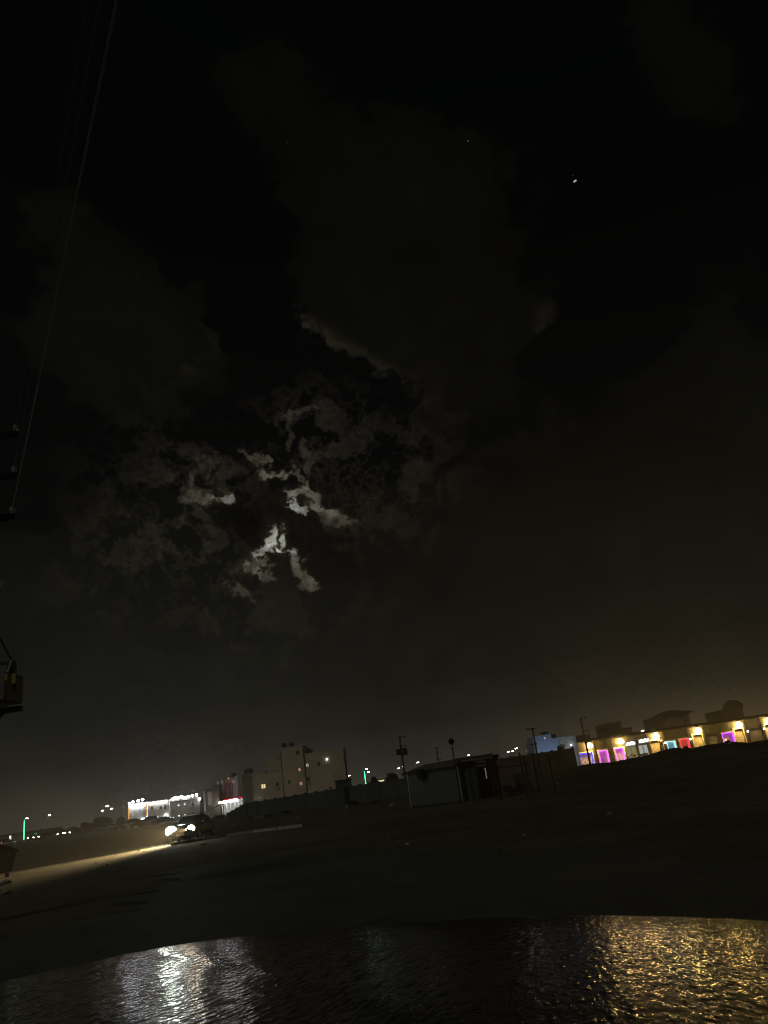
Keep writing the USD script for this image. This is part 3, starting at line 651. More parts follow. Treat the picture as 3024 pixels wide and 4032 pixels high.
# ------------------------------------------------------------------ round sign
q = P(1797, HZ(1797), 46); top = h(1778, 2920, 46)
t = thing('round_sign', 'dark round road sign on a thin post in front of the cabin', 'sign', (q[0], q[1], 0))
part('post', tube((0, 0, -.2), (0, 0, top - .1), .04), dark_metal, t, 30)
disc = trimesh.creation.cylinder(.17, .025, sections=36); disc.apply_transform(trimesh.transformations.rotation_matrix(math.pi / 2, [1, 0, 0])); disc.apply_translation([0, -.05, top])
part('sign_plate', disc, bin_m, t); part('small_plate', box(-.09, .09, -.065, -.045, top - .29, top - .21), shutter_p, t)

# ------------------------------------------------------------------ utility poles
def insul(c): return moved(lathe([(0, 0), (.035, 0), (.035, .05), (.075, .06), (.05, .1), (.07, .12), (.04, .17), (0, .17)], 10), c)
def utility(px, py, Y, lab, arms, trans=False, pr=.13, azi=0.3):
    p = P(px, py, Y); zb0 = gz1(p[0], p[1]); H = p[2] - zb0
    t = thing('utility_pole', lab, 'utility pole', (p[0], p[1], zb0), azi)
    part('pole', tube((0, 0, -.3), (0, 0, H), pr, pr * .75, 10), wood_pole, t, 30)
    for a, L, off in arms:
        c = part('crossarm', box(-L / 2 + off, L / 2 + off, -pr - .12, -pr, H - a - .07, H - a + .07), wood_pole, t)
        for x_ in (-L / 2 + .1, L / 2 - .1): part('insulator', insul((x_ + off, -pr - .06, H - a + .07)), ceramic, c, 30)
    if trans:
        part('transformer', moved(lathe([(0, 0), (.36, 0), (.4, .05), (.4, .85), (.3, .95), (0, .95)]), (.45, 0, H - 2.6)), dark_metal, t, 30)
        part('transformer', moved(lathe([(0, 0), (.33, 0), (.36, .05), (.36, .7), (.28, .8), (0, .8)]), (-.45, 0, H - 2.5)), dark_metal, t, 30)
    return t
utility(1573, 2900, 112, 'utility pole with transformers standing behind the left end of the cabin', ((.15, 1.1, .35), (1.35, 1.1, .3)), True, .17, 0)
utility(1718, 2942, 200, 'thin distant utility pole rising behind the cabin roof', ((.2, 1.2, .2), (1.6, 1.6, .3), (2.9, 1.6, .3), (4.2, 1.2, .3)), False, .2, 0)
utility(2095, 2865, 100, 'utility pole at the left edge of the pale blue house', ((.15, 1.2, -.3), (2.0, .8, -.2), (3.3, .7, 0)), False, .13, 0)
utility(2285, 2825, 116, 'utility pole in front of the blue lit shutter', ((.15, .9, .35), (2.0, .9, .3), (3.6, .9, .3)), False, .16, 0)

# ------------------------------------------------------------------ pale blue house
fw = Frame(2116, 120, 2282, 120)
t = fw.thing('pale_house', 'low floodlit house, pale blue on its left half and grey on its right', 'house')
ua = fw.uv(2207, 2945)[0]; zt = fw.uv(2240, 2898)[1]; zt2 = fw.uv(2145, 2893)[1]; ub = fw.uv(2170, 2900)[0]
wy = fw.centred(2145, 2908, 6, 11); arch = fw.rect(2222, 2932, 2229, 2960)
arch = (arch[0], arch[1], .3, arch[3])
part('wall', cut(fw.box(0, ua, 0, zt, -9, .0), []), blue_plaster, t, label='pale blue rendered wall'); part('wall', cut(fw.box(ua + .01, fw.w, 0, zt, -9, -.2), [fw.box(*arch, -.5, .5)]), white_plaster, t, label='grey white rendered wall')
part('upper_wall', cut(fw.box(0, ub, zt + .002, zt2, -7, -.02), [fw.box(wy[0], wy[1], max(wy[2], zt + .05), wy[3], -.2, .4)]), blue_plaster, t)
part('pane', fw.box(wy[0], wy[1], max(wy[2], zt + .05), wy[3], -.15, -.1), W_white, t); part('door', fw.box(arch[0], arch[1], arch[2], arch[3], -.45, -.4), dark_metal, t)
part('corner_trim', fw.box(fw.w - .35, fw.w + .05, 0, zt - .1, -.19, -.08), white_plaster, t)
ac = fw.centred(2205, 2947, 21, 14); part('air_conditioner', fw.box(ac[0], ac[1], ac[2], ac[3], .01, .45), bin_m, t)
bulb(fw, t, 2249, 2933, .11, L_spot, .1, 'wall_lamp')
for px, py, s in ((2160, 2884, .9), (2188, 2891, 1.1)):
    u, z = fw.uv(px, py); part('roof_tank', moved(rbox(s * 1.2, 1.2, s * .62, .1), (u, 4, zt + s * .31 + (.0 if px > 2170 else zt2 - zt))), plaster_dark, t)
a = fw.world(fw.uv(2155, 2960)[0], 1.5, 4.0)
t = thing('floodlight', 'hidden floodlight behind the brown wall washing the pale blue house', 'floodlight', a, 0)
part('stand', tube((0, 0, -1.5), (0, 0, -.1), .05), galv, t); part('housing', moved(rbox(.6, .25, .4, .04), (0, -.16, 0)), dark_metal, t); part('lens', box(-.27, .27, -.02, .02, -.17, .17), lamp_mat('lamp_flood_blue', (.55, .75, 1.0), 110), t)

# ------------------------------------------------------------------ row of shops
YS = 126.0
fs = Frame(2262, YS, 3150, YS)
t = fs.thing('shop_row', 'long single storey row of small shops with coloured light frames round the shutters', 'shop row')
zt = fs.uv(2420, HZ(2420) - 62)[1]; WS = fs.w; shoprow = t
def us(px): return fs.uv(px, HZ(px) + 10)[0]
bays = [('blue', 2273, 2336, L_blue, shutter_p), ('magenta', 2360, 2396, L_magenta, shutter_p), ('magenta', 2424, 2458, L_magenta, shutter_p), ('shop', 2466, 2510, None, W_shopwarm), ('shop', 2516, 2556, None, W_shop), ('yellow', 2566, 2600, None, shutter_m), ('door', 2606, 2614, None, dark_metal), ('cyan', 2629, 2662, L_cyan, shutter_p), ('red', 2680, 2715, L_red, shutter_p),
        ('yellow', 2735, 2770, None, shutter_m), ('shutter', 2785, 2828, None, shutter_g), ('violet', 2846, 2893, L_violet, shutter_p), ('yellow', 2899, 2932, None, shutter_m), ('shutter', 2952, 3004, None, shutter_g), ('yellow', 3018, 3055, None, shutter_m), ('shutter', 3075, 3125, None, shutter_g)]
tops = {'blue': 2.1, 'magenta': 2.1, 'shop': 2.35, 'yellow': 2.45, 'door': 2.2, 'cyan': 2.05, 'red': 2.1, 'shutter': 2.25, 'violet': 2.15}
ho = []
for kind, a, b, led, m in bays: ho.append((us(a), us(b), .05, tops[kind]))
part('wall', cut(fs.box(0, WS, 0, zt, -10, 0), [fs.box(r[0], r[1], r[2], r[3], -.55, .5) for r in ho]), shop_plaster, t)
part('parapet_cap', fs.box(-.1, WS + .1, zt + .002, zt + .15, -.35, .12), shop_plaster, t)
for (kind, a, b, led, m), r in zip(bays, ho):
    u0, u1_, z0, z1 = r
    if kind in ('blue', 'magenta', 'cyan', 'red', 'violet'):
        s = part('roller_shutter', cat([fs.box(u0 + .01, u1_ - .01, z0 + i * .12, z0 + i * .12 + .112, -.50, -.46 + .012 * (i % 2)) for i in range(int((z1 - z0) / .12))]), m, t)
        e = .10
        for nm, bx in (('led_strip', fs.box(u0, u0 + e, z0, z1 - e, -.40, .03)), ('led_strip', fs.box(u1_ - e, u1_, z0, z1 - e, -.40, .03)), ('led_strip', fs.box(u0, u1_, z1 - e, z1, -.40, .03))): part(nm, bx, led, t)
        fr3 = [fs.box(u0 - .22, u0 - .004, 0, z1 + .2, .002, .09), fs.box(u1_ + .004, u1_ + .22, 0, z1 + .2, .002, .09), fs.box(u0 - .004, u1_ + .004, z1 + .004, z1 + .2, .002, .09)]
        part('door_surround', cat(fr3), shop_trim, t)
    elif kind in ('yellow', 'shutter', 'door'):
        part('roller_shutter' if kind != 'door' else 'door', cat([fs.box(u0 + .01, u1_ - .01, z0 + i * .12, z0 + i * .12 + .112, -.40, -.36 + .012 * (i % 2)) for i in range(int((z1 - z0) / .12) - 2)]), m, t)
        if kind != 'door': part('shutter_box', fs.box(u0 + .01, u1_ - .01, z1 - .26, z1 - .005, -.40, -.20), shop_plaster if kind == 'shutter' else dark_metal, t)
        if kind != 'shutter': part('door_surround', cat([fs.box(u0 - .25, u0 - .004, 0, z1 + .26, .002, .12), fs.box(u1_ + .004, u1_ + .25, 0, z1 + .26, .002, .12), fs.box(u0 - .004, u1_ + .004, z1 + .004, z1 + .26, .002, .12)]), shop_trim, t)
    else:
        s = part('shop_window', cat([fs.box(u0, u0 + .08, z0, z1, -.3, -.1), fs.box(u1_ - .08, u1_, z0, z1, -.3, -.1), fs.box(u0 + .08, u1_ - .08, z1 - .3, z1, -.3, -.1), fs.box(u0 + (u1_ - u0) * .5 - .04, u0 + (u1_ - u0) * .5 + .04, z0, z1 - .3, -.3, -.1)]), galv, t)
        part('pane', fs.box(u0 + .08, u1_ - .08, z0, z1 - .3, -.48, -.44), m, s)
        for k_ in range(4):
            c = u0 + (u1_ - u0) * (.15 + .2 * k_); part('goods', moved(rbox(.3, .2, .3 + .12 * (k_ % 3), .03), (c, .36, .55 + rng.uniform(0, .3))), (rubber, carpaint_s, leaf_dark)[k_ % 3], s)
for px in (2343, 2402, 2412, 2512, 2560, 2618, 2722, 2776, 2838, 2938, 3010):
    u = us(px); part('pilaster', fs.box(u - .16, u + .16, 0, zt - .35, .125, .24), shop_plaster, t)
part('eave', fs.box(0, WS, zt - .34, zt - .2, .003, .5), shop_plaster, t)
# glowing lettering: flowing strokes, unreadable at this distance
for px, py, w_ in ((2480, 2929, 34), (2534, 2917, 37)):
    u, z = fs.uv(px, py); L = w_ * YS / 3153.; n_ = 60
    xs_ = np.linspace(-L / 2, L / 2, n_); pts = np.column_stack([u + xs_, np.full(n_, -.35), z + .03 * np.sin(xs_ * 21) + .13 * np.sin(xs_ * 9 + px) * (np.abs(np.sin(xs_ * 4.3)) > .3) + .05 * xs_])
    dots = [ball((u + L * a_, -.35, z + b_), .055, 1) for a_, b_ in ((-.3, .22), (-.12, -.2), (.1, .24), (.18, .24), (.36, -.18))]
    sg = part('sign_board', fs.box(u - L / 2 - .15, u + L / 2 + .15, z - .32, z + .32, .13, .2), W_shop, shoprow)
    part('neon_lettering', cat([path_tube(pts, .10, 8)] + dots), L_neon, sg, True)
u, z = fs.uv(2861, 2914); part('interior_lamp', ball((u, .30, z), .13, 2), W_orange, t, True)
for px, py in ((2617, 2925), (2716, 2911), (2941, 2880), (3005, 2870)):
    u, z = fs.uv(px, py); k_ = part('small_lamp', fs.box(u - .05, u + .05, z - .1, z + .1, .0, .33), dark_metal, t); part('bulb', ball((u, -.36, z), .14, 2), L_spot, k_, True)
# sodium wall lamps over the shops
lamp0 = None
for px, py, lab in ((2318, 2936, 'yellow lamp above the right side of the blue framed shutter'), (2440, 2919, 'yellow lamp above the second magenta framed shutter'), (2578, 2898, 'yellow lamp right of the white lit shop signs'), (2744, 2876, 'yellow lamp between the red framed shutter and the grey shutter'), (2904, 2853, 'yellow lamp right of the violet framed shutter'), (3022, 2838, 'yellow lamp cut by the right edge of the picture')):
    u, z = fs.uv(px, py); p = fs.world(u, z, .55)
    if lamp0 is None:
        lamp0 = t = thing('wall_lamp', lab, 'lamp', p, 0, 'yellow lamps along the shop row', 1.25)
        part('bracket', cat([path_tube([(0, .44, .1), (0, .3, .42), (0, .05, .5), (0, 0, .4)], .035)]), dark_metal, t, 30)
        part('hood', lathe([(0, .52), (.05, .52), (.08, .46), (.16, .385), (.16, .38), (0, .40)], 20), dark_metal, t, 30)
        part('globe', moved(lathe([(0, -.30), (.2, -.29), (.40, -.18), (.41, -.06), (.27, .14), (.08, .34), (0, .38)], 20), (0, 0, 0)), L_sodium, t, True)
    else: copy(lamp0, lab, p, 0, 1.25)

# ------------------------------------------------------------------ buildings behind the shops
def block(name, lab, c, px0, px1, pytop, Y, m, depth=9, wins=(), roof=None, lit=()):
    f = Frame(px0, Y, px1, Y); t = f.thing(name, lab, c); H = f.uv((px0 + px1) / 2, pytop)[1]
    ws = [f.centred(*a) for a in wins]; ls = [f.centred(*a) for a in lit]
    part('wall', cut(f.box(0, f.w, 0, H, -depth, 0), holes(f, ws + ls)), m, t)
    for r in ws: window(f, t, r, glass)
    for r in ls: window(f, t, r, W_white, mull=False)
    if roof == 'hip':
        e = .7; v = [(-e, e, H + .01), (f.w + e, e, H + .01), (f.w + e, -0, H + .01)]
        v = [(-e, -e, H), (f.w + e, -e, H), (f.w + e, depth + e, H), (-e, depth + e, H), (-e, -e, H + .25), (f.w + e, -e, H + .25), (f.w + e, depth + e, H + .25), (-e, depth + e, H + .25), (f.w * .35, depth * .5, H + 1.15), (f.w * .7, depth * .5, H + 1.15)]
        fc_ = [(0, 2, 1), (0, 3, 2), (0, 1, 5), (0, 5, 4), (1, 2, 6), (1, 6, 5), (2, 3, 7), (2, 7, 6), (3, 0, 4), (3, 4, 7), (4, 5, 9), (4, 9, 8), (5, 6, 9), (6, 7, 8), (6, 8, 9), (7, 4, 8)]
        part('roof', trimesh.Trimesh(v, fc_, process=False), plaster_dark, t)
    else: part('parapet', cat([f.box(-.08, f.w + .08, H, H + .3, -.25, .08), f.box(-.08, f.w + .08, H, H + .3, -depth, -depth + .25), f.box(-.08, .2, H, H + .3, -depth + .26, -.26), f.box(f.w - .2, f.w + .08, H, H + .3, -depth + .26, -.26)]), m, t)
    return f, t, H
block('dark_house', 'dark flat roofed house behind the magenta framed shutters', 'house', 2408, 2470, 2846, 150, plaster_dark)
block('dark_house', 'lower dark extension behind the white lit shop signs', 'house', 2472, 2506, 2868, 151, plaster_dark)
block('grey_house', 'dim grey house behind the utility pole beside the pale blue house', 'house', 2286, 2340, 2898, 146, plaster_dark)
block('villa', 'pinkish villa with a dark hipped roof above the red framed shutter', 'house', 2655, 2738, 2808, 160, mat('pink_plaster', (.46, .36, .29), .8, .15, .4), 11, ((2698, 2838, 8, 10),), 'hip')
block('annex', 'dim lower annex on the left side of the pinkish villa', 'house', 2606, 2653, 2822, 163, plaster_dark)
f, t, H = block('far_house', 'dim dark house with a domed roof structure above the violet framed shutter', 'house', 2862, 2950, 2792, 165, plaster_dark, 9)
u, z = f.uv(2916, 2780); part('dome', moved(lathe([(0, 0), (1.9, 0), (1.9, .6), (2.2, .7), (1.7, 1.5), (.8, 2.0), (0, 2.15)], 24), (u, 4, H)), plaster_dark, t, 30)
for px, r_, lab in ((2668, 2833, 0),): pass

# ------------------------------------------------------------------ trees and bushes
def crown(c, rx, ry, rz_, n, leaf, seed, lumps=9):
    r = np.random.default_rng(seed); cs = []
    for _ in range(lumps):
        d = unit(r.normal(size=3)); cs.append((np.array(c) + d * [rx, ry, rz_] * r.uniform(.25, .75), r.uniform(.35, .6)))
    v, f = [], []
    pts = []
    for _ in range(n):
        cc, s = cs[r.integers(len(cs))]; d = unit(r.normal(size=3)) * r.uniform(.45, 1.0) ** .5
        pts.append(cc + d * np.array([rx, ry, rz_]) * s)
    pts = np.array(pts); a = r.normal(size=(n, 3)); a /= np.linalg.norm(a, axis=1)[:, None]; b = np.cross(a, r.normal(size=(n, 3))); b /= np.linalg.norm(b, axis=1)[:, None]
    s = leaf * r.uniform(.6, 1.4, (n, 1))
    v = np.stack([pts - a * s, pts - b * s * .45, pts + a * s, pts + b * s * .45], 1).reshape(-1, 3)
    i = np.arange(n)[:, None] * 4; f = np.vstack([i + [0, 1, 2], i + [0, 2, 3]])
    return trimesh.Trimesh(v, f, process=False)
def tree(name, lab, c, px, py_top, Y, w_px, m=leaf_dark, seed=1, group=None, n=2600, bush=False):
    p = P(px, py_top, Y); z0 = gz1(p[0], p[1]); H = p[2] - z0; rx = w_px * Y / 3153. / 2
    t = thing(name, lab, c, (p[0], p[1], z0), 0, group); r = np.random.default_rng(seed)
    if bush:
        part('crown', crown((0, 0, H * .5), rx, rx * .8, H * .5, n, max(.05, H * .06), seed), m, t)
        part('stem', cat([tube((0, 0, -.1), (rx * .4 * math.cos(k), rx * .4 * math.sin(k), H * .6), .02 + H * .01, .01, 6) for k in (0, 1.9, 4.1)]), bark, t)
    else:
        part('crown', crown((0, 0, H * .60), rx, rx * .8, H * .42, int(n * 1.6), H * .045, seed, 14), m, t)
        ms = [tube((0, 0, -.2), (r.uniform(-.1, .1), 0, H * .45), H * .035, H * .02)]
        for k in range(5): a_ = k * 1.3 + seed; ms.append(tube((0, 0, H * (.3 + .03 * k)), (rx * .6 * math.cos(a_), rx * .6 * math.sin(a_), H * (.55 + .06 * k)), H * .015, H * .006, 7))
        part('trunk', cat(ms), bark, t, 30)
    return t
tree('tree', 'big dark round tree left of the bright white building', 'tree', 405, 3212, 205, 105, seed=3, n=4200)
tree('tree', 'smaller dark tree just left of the big round one', 'tree', 340, 3238, 215, 62, seed=4)
tree('tree', 'dark tree in the middle of the far left hedge row', 'tree', 285, 3252, 222, 56, seed=5)
tree('tree', 'low dark tree right of the white street lamp', 'tree', 228, 3264, 225, 54, seed=6)
tree('tree', 'lowest dark tree right of the green pole', 'tree', 175, 3278, 228, 48, seed=8)
tree('tree', 'pale distant tree between the big round tree and white building', 'tree', 478, 3215, 235, 46, seed=9)
tree('tree', 'dark tree right of the second green pole, above the wall', 'tree', 1470, 3060, 150, 34, seed=11)
tree('tree', 'wider dark tree left of the utility pole above the wall', 'tree', 1542, 3050, 150, 56, seed=12)
tree('tree', 'dark round tree behind the magenta shutters, left of the dark house', 'tree', 2364, 2868, 150, 62, seed=13, n=3600)
tree('bush', 'dry pale bush on the dirt in front of the dark wall', 'bush', 1049, 3205, 82, 50, leaf_dry, 14, None, 1800, True)
for i, (px, py, Y, w_, lab) in enumerate(((1000, 3222, 88, 46, 'dark low scrub left of the dry pale bush'), (1130, 3190, 90, 60, 'dark scrub behind the pale rubble heap'), (1255, 3192, 82, 54, 'dark scrub at the foot of the long wall'), (1470, 3150, 78, 90, 'wide reddish scrub left of the cabin'), (860, 3206, 120, 60, 'dark hedge clump below the pale canopy'), (800, 3212, 125, 70, 'dark hedge clump right of the oncoming car'), (1390, 3150, 84, 50, 'small scrub clump below the hut'))):
    tree('bush', lab, 'bush', px, py, Y, w_, leaf_dark if i != 3 else leaf_dry, 30 + i, None, 1400, True)

# ------------------------------------------------------------------ cars
def loft(sections):
    "sections: list of (x, half width, z0, z1, power) superellipse rings along x"
    n = 20; v, f = [], []
    for x_, w_, z0, z1, pw in sections:
        for j in range(n):
            a = 2 * np.pi * j / n; c, s_ = math.cos(a), math.sin(a)
            v.append((x_, w_ * np.sign(c) * abs(c) ** (2 / pw), (z0 + z1) / 2 + (z1 - z0) / 2 * np.sign(s_) * abs(s_) ** (2 / pw)))
    k = len(sections)
    for i in range(k - 1):
        for j in range(n): q = (j + 1) % n; f += [[i * n + j, (i + 1) * n + j, (i + 1) * n + q], [i * n + j, (i + 1) * n + q, i * n + q]]
    v += [(sections[0][0], 0, (sections[0][2] + sections[0][3]) / 2), (sections[-1][0], 0, (sections[-1][2] + sections[-1][3]) / 2)]
    for j in range(n): q = (j + 1) % n; f += [[k * n, j, q], [k * n + 1, (k - 1) * n + q, (k - 1) * n + j]]
    m = trimesh.Trimesh(v, f, process=False); return m
def make_car(name, lab, paint, loc, rz, group=None, head=None, head2=None, tail=None, suv=False):
    "front towards +x"
    t = thing(name, lab, 'car', loc, rz, group); d = .18 if suv else 0
    part('body', loft([(-2.25, .70, .42, .85 + d, 4), (-2.1, .84, .30, .98 + d, 4), (-1.3, .89, .24, 1.0 + d, 5), (0, .90, .22, .98 + d, 5), (1.0, .89, .24, .95 + d, 5), (1.9, .84, .28, .84 + d, 4), (2.2, .72, .36, .72 + d, 4)]), paint, t, 40)
    if suv: part('cabin', loft([(-2.0, .72, .9, 1.0 + d, 3), (-1.85, .74, .85, 1.62 + d, 4), (-.6, .76, .85, 1.72 + d, 4), (.3, .74, .85, 1.66 + d, 4), (1.0, .70, .85, 1.06 + d, 3)]), glass, t, 40)
    else: part('cabin', loft([(-1.75, .68, .85, .98, 3), (-1.1, .70, .8, 1.34, 4), (-.3, .70, .8, 1.45, 4), (.35, .68, .8, 1.38, 4), (1.15, .64, .8, .98, 3)]), glass, t, 40)
    part('roof', moved(loft([(-.95, .6, -.03, .02, 3), (-.3, .64, -.03, .05, 3), (.3, .6, -.03, .02, 3)]), (0 if not suv else -.3, 0, 1.42 if not suv else 1.70 + d)), paint, t, 40)
    for sx in (-1.35, 1.4):
        for sy in (-1, 1):
            tyre = trimesh.creation.annulus(.19, .33, .2, sections=22); tyre.apply_transform(trimesh.transformations.rotation_matrix(math.pi / 2, [1, 0, 0]))
            rim = trimesh.creation.cylinder(.2, .15, sections=16); rim.apply_transform(trimesh.transformations.rotation_matrix(math.pi / 2, [1, 0, 0]))
            w_ = part('wheel', moved(tyre, (sx, sy * .80, .33)), rubber, t); part('rim', moved(rim, (sx, sy * .82, .33)), galv, w_)
    for sy, hm in ((-1, head), (1, head2 or head)):
        part('headlight', moved(ball((0, 0, 0), 1, 2, (.14, .34, .27) if head2 and sy < 0 else (.13, .23, .19)), (2.08, sy * .60, .70 + d)), hm or shutter_p, t, 30)
        part('tail_light', moved(rbox(.12, .34, .16, .04), (-2.15, sy * .58, .78 + d)), tail or red_panel, t, 30)
    part('bumper', moved(rbox(.2, 1.5, .22, .06), (2.14, 0, .42)), dark_metal, t); part('grille', moved(rbox(.08, .7, .16, .03), (2.19, 0, .64 + d)), dark_metal, t); part('number_plate', moved(rbox(.03, .5, .12, .01), (2.255, 0, .43)), shutter_p, t)
    for sy in (-1, 1): part('mirror', moved(rbox(.14, .22, .14, .05), (.75, sy * .95, 1.0 + d)), paint, t, 30)
    return t
p = G(748, 3316); CAR = np.array([p[0] - .75, p[1] + 3.2, 0]); heading = math.atan2(-.99, -.04)
oc = make_car('oncoming_car', 'dark car coming towards the viewer with blazing headlights', mat('black_car_paint', (.008, .008, .009), .4, .1, 2), (CAR[0], CAR[1], gz1(CAR[0], CAR[1])), heading, None, L_head, L_head2)
hd = np.array([math.cos(heading), math.sin(heading), 0]); hl_ = np.array([-hd[1], hd[0], 0])
# flared lamps: the left one in the picture is on full beam
def beam(nm, sy, power, aim, cone, col):
    s = UsdLux.SphereLight.Define(stage, f'/World/oncoming_car/{nm}')
    s.CreateRadiusAttr(.06); s.CreateIntensityAttr(power); s.CreateColorAttr(Gf.Vec3f(*col)); s.CreateNormalizeAttr(True)
    sh = UsdLux.ShapingAPI.Apply(s.GetPrim()); sh.CreateShapingConeAngleAttr(cone); sh.CreateShapingConeSoftnessAttr(1.0)
    pos = np.array([2.25, sy * .6, .68]); z_ = -unit(aim); x_ = unit(np.cross([0, 0, 1.0], z_)); y_ = np.cross(z_, x_)
    s.AddTransformOp().Set(Gf.Matrix4d(*x_, 0, *y_, 0, *z_, 0, *pos, 1))
beam('low_beam', .6, 2500, (1.0, -.30, -.06), 25, (1.0, .75, .38))
beam('low_beam_001', -.6, 1600, (1.0, -.30, -.065), 25, (1.0, .72, .35))

# parked cars in front of the bright building
pc = None
for px, py, Y, rz, paint, lab in ((488, 3272, 178, 2.6, carpaint_s, 'silver car parked left of the white building entrance'), (516, 3267, 176, 2.5, carpaint_w, 'white car parked at the left corner of the white building'), (553, 3262, 172, 2.75, carpaint_d, 'dark car parked before the amber corner strip'), (585, 3258, 174, 2.9, carpaint_s, 'silver car parked in front of the low grey building'), (640, 3252, 170, 3.0, carpaint_d, 'dark car parked right of the others before the grey building'), (425, 3284, 176, 2.9, carpaint_s, 'silver car parked alone below the big dark tree')):
    p = P(px, HZ(px), Y); make_car('parked_car', lab, paint, (p[0], p[1], gz1(p[0], p[1])), rz, 'cars parked before the bright buildings', suv=px in (516, 585))
q = P(487, HZ(487), 184); f = Frame(467, 184, 509, 184); z = f.uv(488, 3250)[1]
t = f.thing('low_white_wall', 'short white wall left of the bright white building', 'wall'); part('wall_panel', f.box(0, f.w, 0, z, -.2, 0), white_plaster, t); part('coping', f.box(-.06, f.w + .02, z + .002, z + .1, -.27, .07), white_plaster, t)
# distant cars with lights on the far left road
fl = None
for px, Y, rz, lab, hd_, tl in ((128, 205, -1.3, 'distant car with white headlights right of the green pole', L_farcar, None), (156, 212, -1.5, 'distant car with yellowish headlights left of the low trees', L_farcar, None), (240, 205, -1.2, 'distant car with headlights below the hedge trees', L_farcar, None), (284, 200, -1.7, 'distant car with headlights under the middle hedge tree', L_farcar, None), (304, 210, -1.4, 'distant car with faint headlights left of the red lit car', L_spot, None), (331, 205, 1.5, 'distant car showing red tail lights below the big tree', None, L_tail), (22, 150, 1.45, 'car showing bright red tail lights at the left edge', None, L_tail)):
    p = P(px, HZ(px), Y); make_car('distant_car', lab, carpaint_d, (p[0], p[1], gz1(p[0], p[1])), rz, 'distant cars on the far left road', head=hd_, tail=tl)
# lit pillars and far shed
p = P(40, HZ(40), 200); t = thing('light_pillar', 'short glowing white pillar left of the tall green pole', 'sign pillar', (p[0], p[1], 0)); part('base', box(-.3, .3, -.3, .3, 0, .3), concrete, t); part('lit_panel', moved(rbox(.42, .3, 1.6, .06), (0, 0, 1.1)), lamp_mat('pillar_white', (.9, 1, .95), 1.3), t)
p = P(140, HZ(140), 214); t = thing('light_pillar', 'small dim green lit pillar between two distant cars', 'sign pillar', (p[0], p[1], 0)); part('base', box(-.3, .3, -.3, .3, 0, .3), concrete, t); part('lit_panel', moved(rbox(.55, .3, 1.5, .06), (0, 0, 1.05)), L_green2, t)
f = Frame(-60, 246, 170, 240); z = f.uv(60, 3284)[1]; t = f.thing('far_shed', 'long low shed behind the tall green pole, washed in green light', 'shed'); part('wall', f.box(0, f.w, 0, z, -8, 0), plaster, t); part('roof', f.box(-.3, f.w + .3, z + .002, z + .25, -8.4, .5), galv, t)
f = Frame(1490, 180, 1516, 180); z = f.uv(1503, 3074)[1]; t = f.thing('lit_kiosk', 'small kiosk with a yellow lit strip behind the dark wall', 'kiosk'); part('wall', f.box(0, f.w, 0, z + .25, -3, 0), plaster2, t); part('roof', f.box(-.2, f.w + .2, z + .255, z + .4, -3.3, .4), plaster_dark, t); part('light_strip', f.box(.1, f.w - .1, z - .15, z + .15, .01, .08), W_yellow, t)

# ------------------------------------------------------------------ refuse container at the left edge
p = G(-28, 3464); base = gz1(p[0], p[1])
t = thing('refuse_container', 'black four wheeled refuse container at the left edge', 'container', (p[0], p[1], base), -.30)
import manifold3d as m3
def hexa(b, tp): return to_tm(m3.Manifold.hull_points(np.array(b + tp, float)))
part('body', hexa([(-.58, -.42, .22), (.58, -.42, .22), (.58, .42, .22), (-.58, .42, .22)], [(-.72, -.55, 1.02), (.72, -.55, 1.02), (.72, .55, 1.02), (-.72, .55, 1.02)]), bin_m, t)
part('rim', cat([box(-.76, .76, -.59, -.53, .98, 1.06), box(-.76, .76, .53, .59, .98, 1.06), box(-.76, -.70, -.53, .53, .98, 1.06), box(.70, .76, -.53, .53, .98, 1.06)]), bin_m, t)
part('lid', hexa([(-.74, -.57, 1.065), (.74, -.57, 1.065), (.74, .57, 1.065), (-.74, .57, 1.065)], [(-.55, -.2, 1.33), (.30, -.2, 1.33), (.30, .3, 1.33), (-.55, .3, 1.33)]), bin_m, t)
for sx in (-.82, .82): part('lifting_pin', tube((sx - .08 * np.sign(sx), 0, .9), (sx + .06 * np.sign(sx), 0, .9), .03), galv, t)
for sx in (-.45, .45):
    for sy in (-.32, .32):
        w_ = part('wheel', moved(trimesh.creation.annulus(.03, .10, .05, sections=16, transform=trimesh.transformations.rotation_matrix(math.pi / 2, [1, 0, 0])), (sx, sy, .10)), rubber, t)
        part('fork', box(sx - .03, sx + .03, sy - .05, sy + .05, .12, .23), dark_metal, w_)

# ------------------------------------------------------------------ transformer pole and wires at the left edge
YP = 17.0; pb = P(-150, HZ(-150), YP); t = thing('transformer_pole', 'utility pole with a transformer platform and three crossarms, cut by the left edge', 'utility pole', (pb[0], pb[1], 0), 0.0)
rel = lambda px, py, Y=YP: P(px, py, Y) - np.array([pb[0], pb[1], 0])
topz = P(-40, 1560, YP)[2]
part('pole', tube((0, 0, -.5), (0, 0, topz), .17, .11, 14), wood_pole, t, 30)
ends = []
for px0, py0, px1, py1 in ((-60, 1748, 82, 1714), (-60, 1905, 77, 1880), (-60, 2066, 70, 2038)):
    a, b = rel(px0, py0), rel(px1, py1); zc_ = (a[2] + b[2]) / 2; L = b[0]
    c = part('crossarm', box(-abs(L), L, -.26, -.14, zc_ - .07, zc_ + .07), bin_m, t)
    for s_ in (-.9, -.15, .96): part('insulator', insul((L * s_, -.20, zc_ + .07)), ceramic, c, 30)
    ends.append(np.array([pb[0] + L * .96, pb[1] - .2, zc_ + .23]))
zt0, zt1 = rel(40, 2620)[2], rel(40, 2785)[2]; xr = rel(75, 2700)[0]
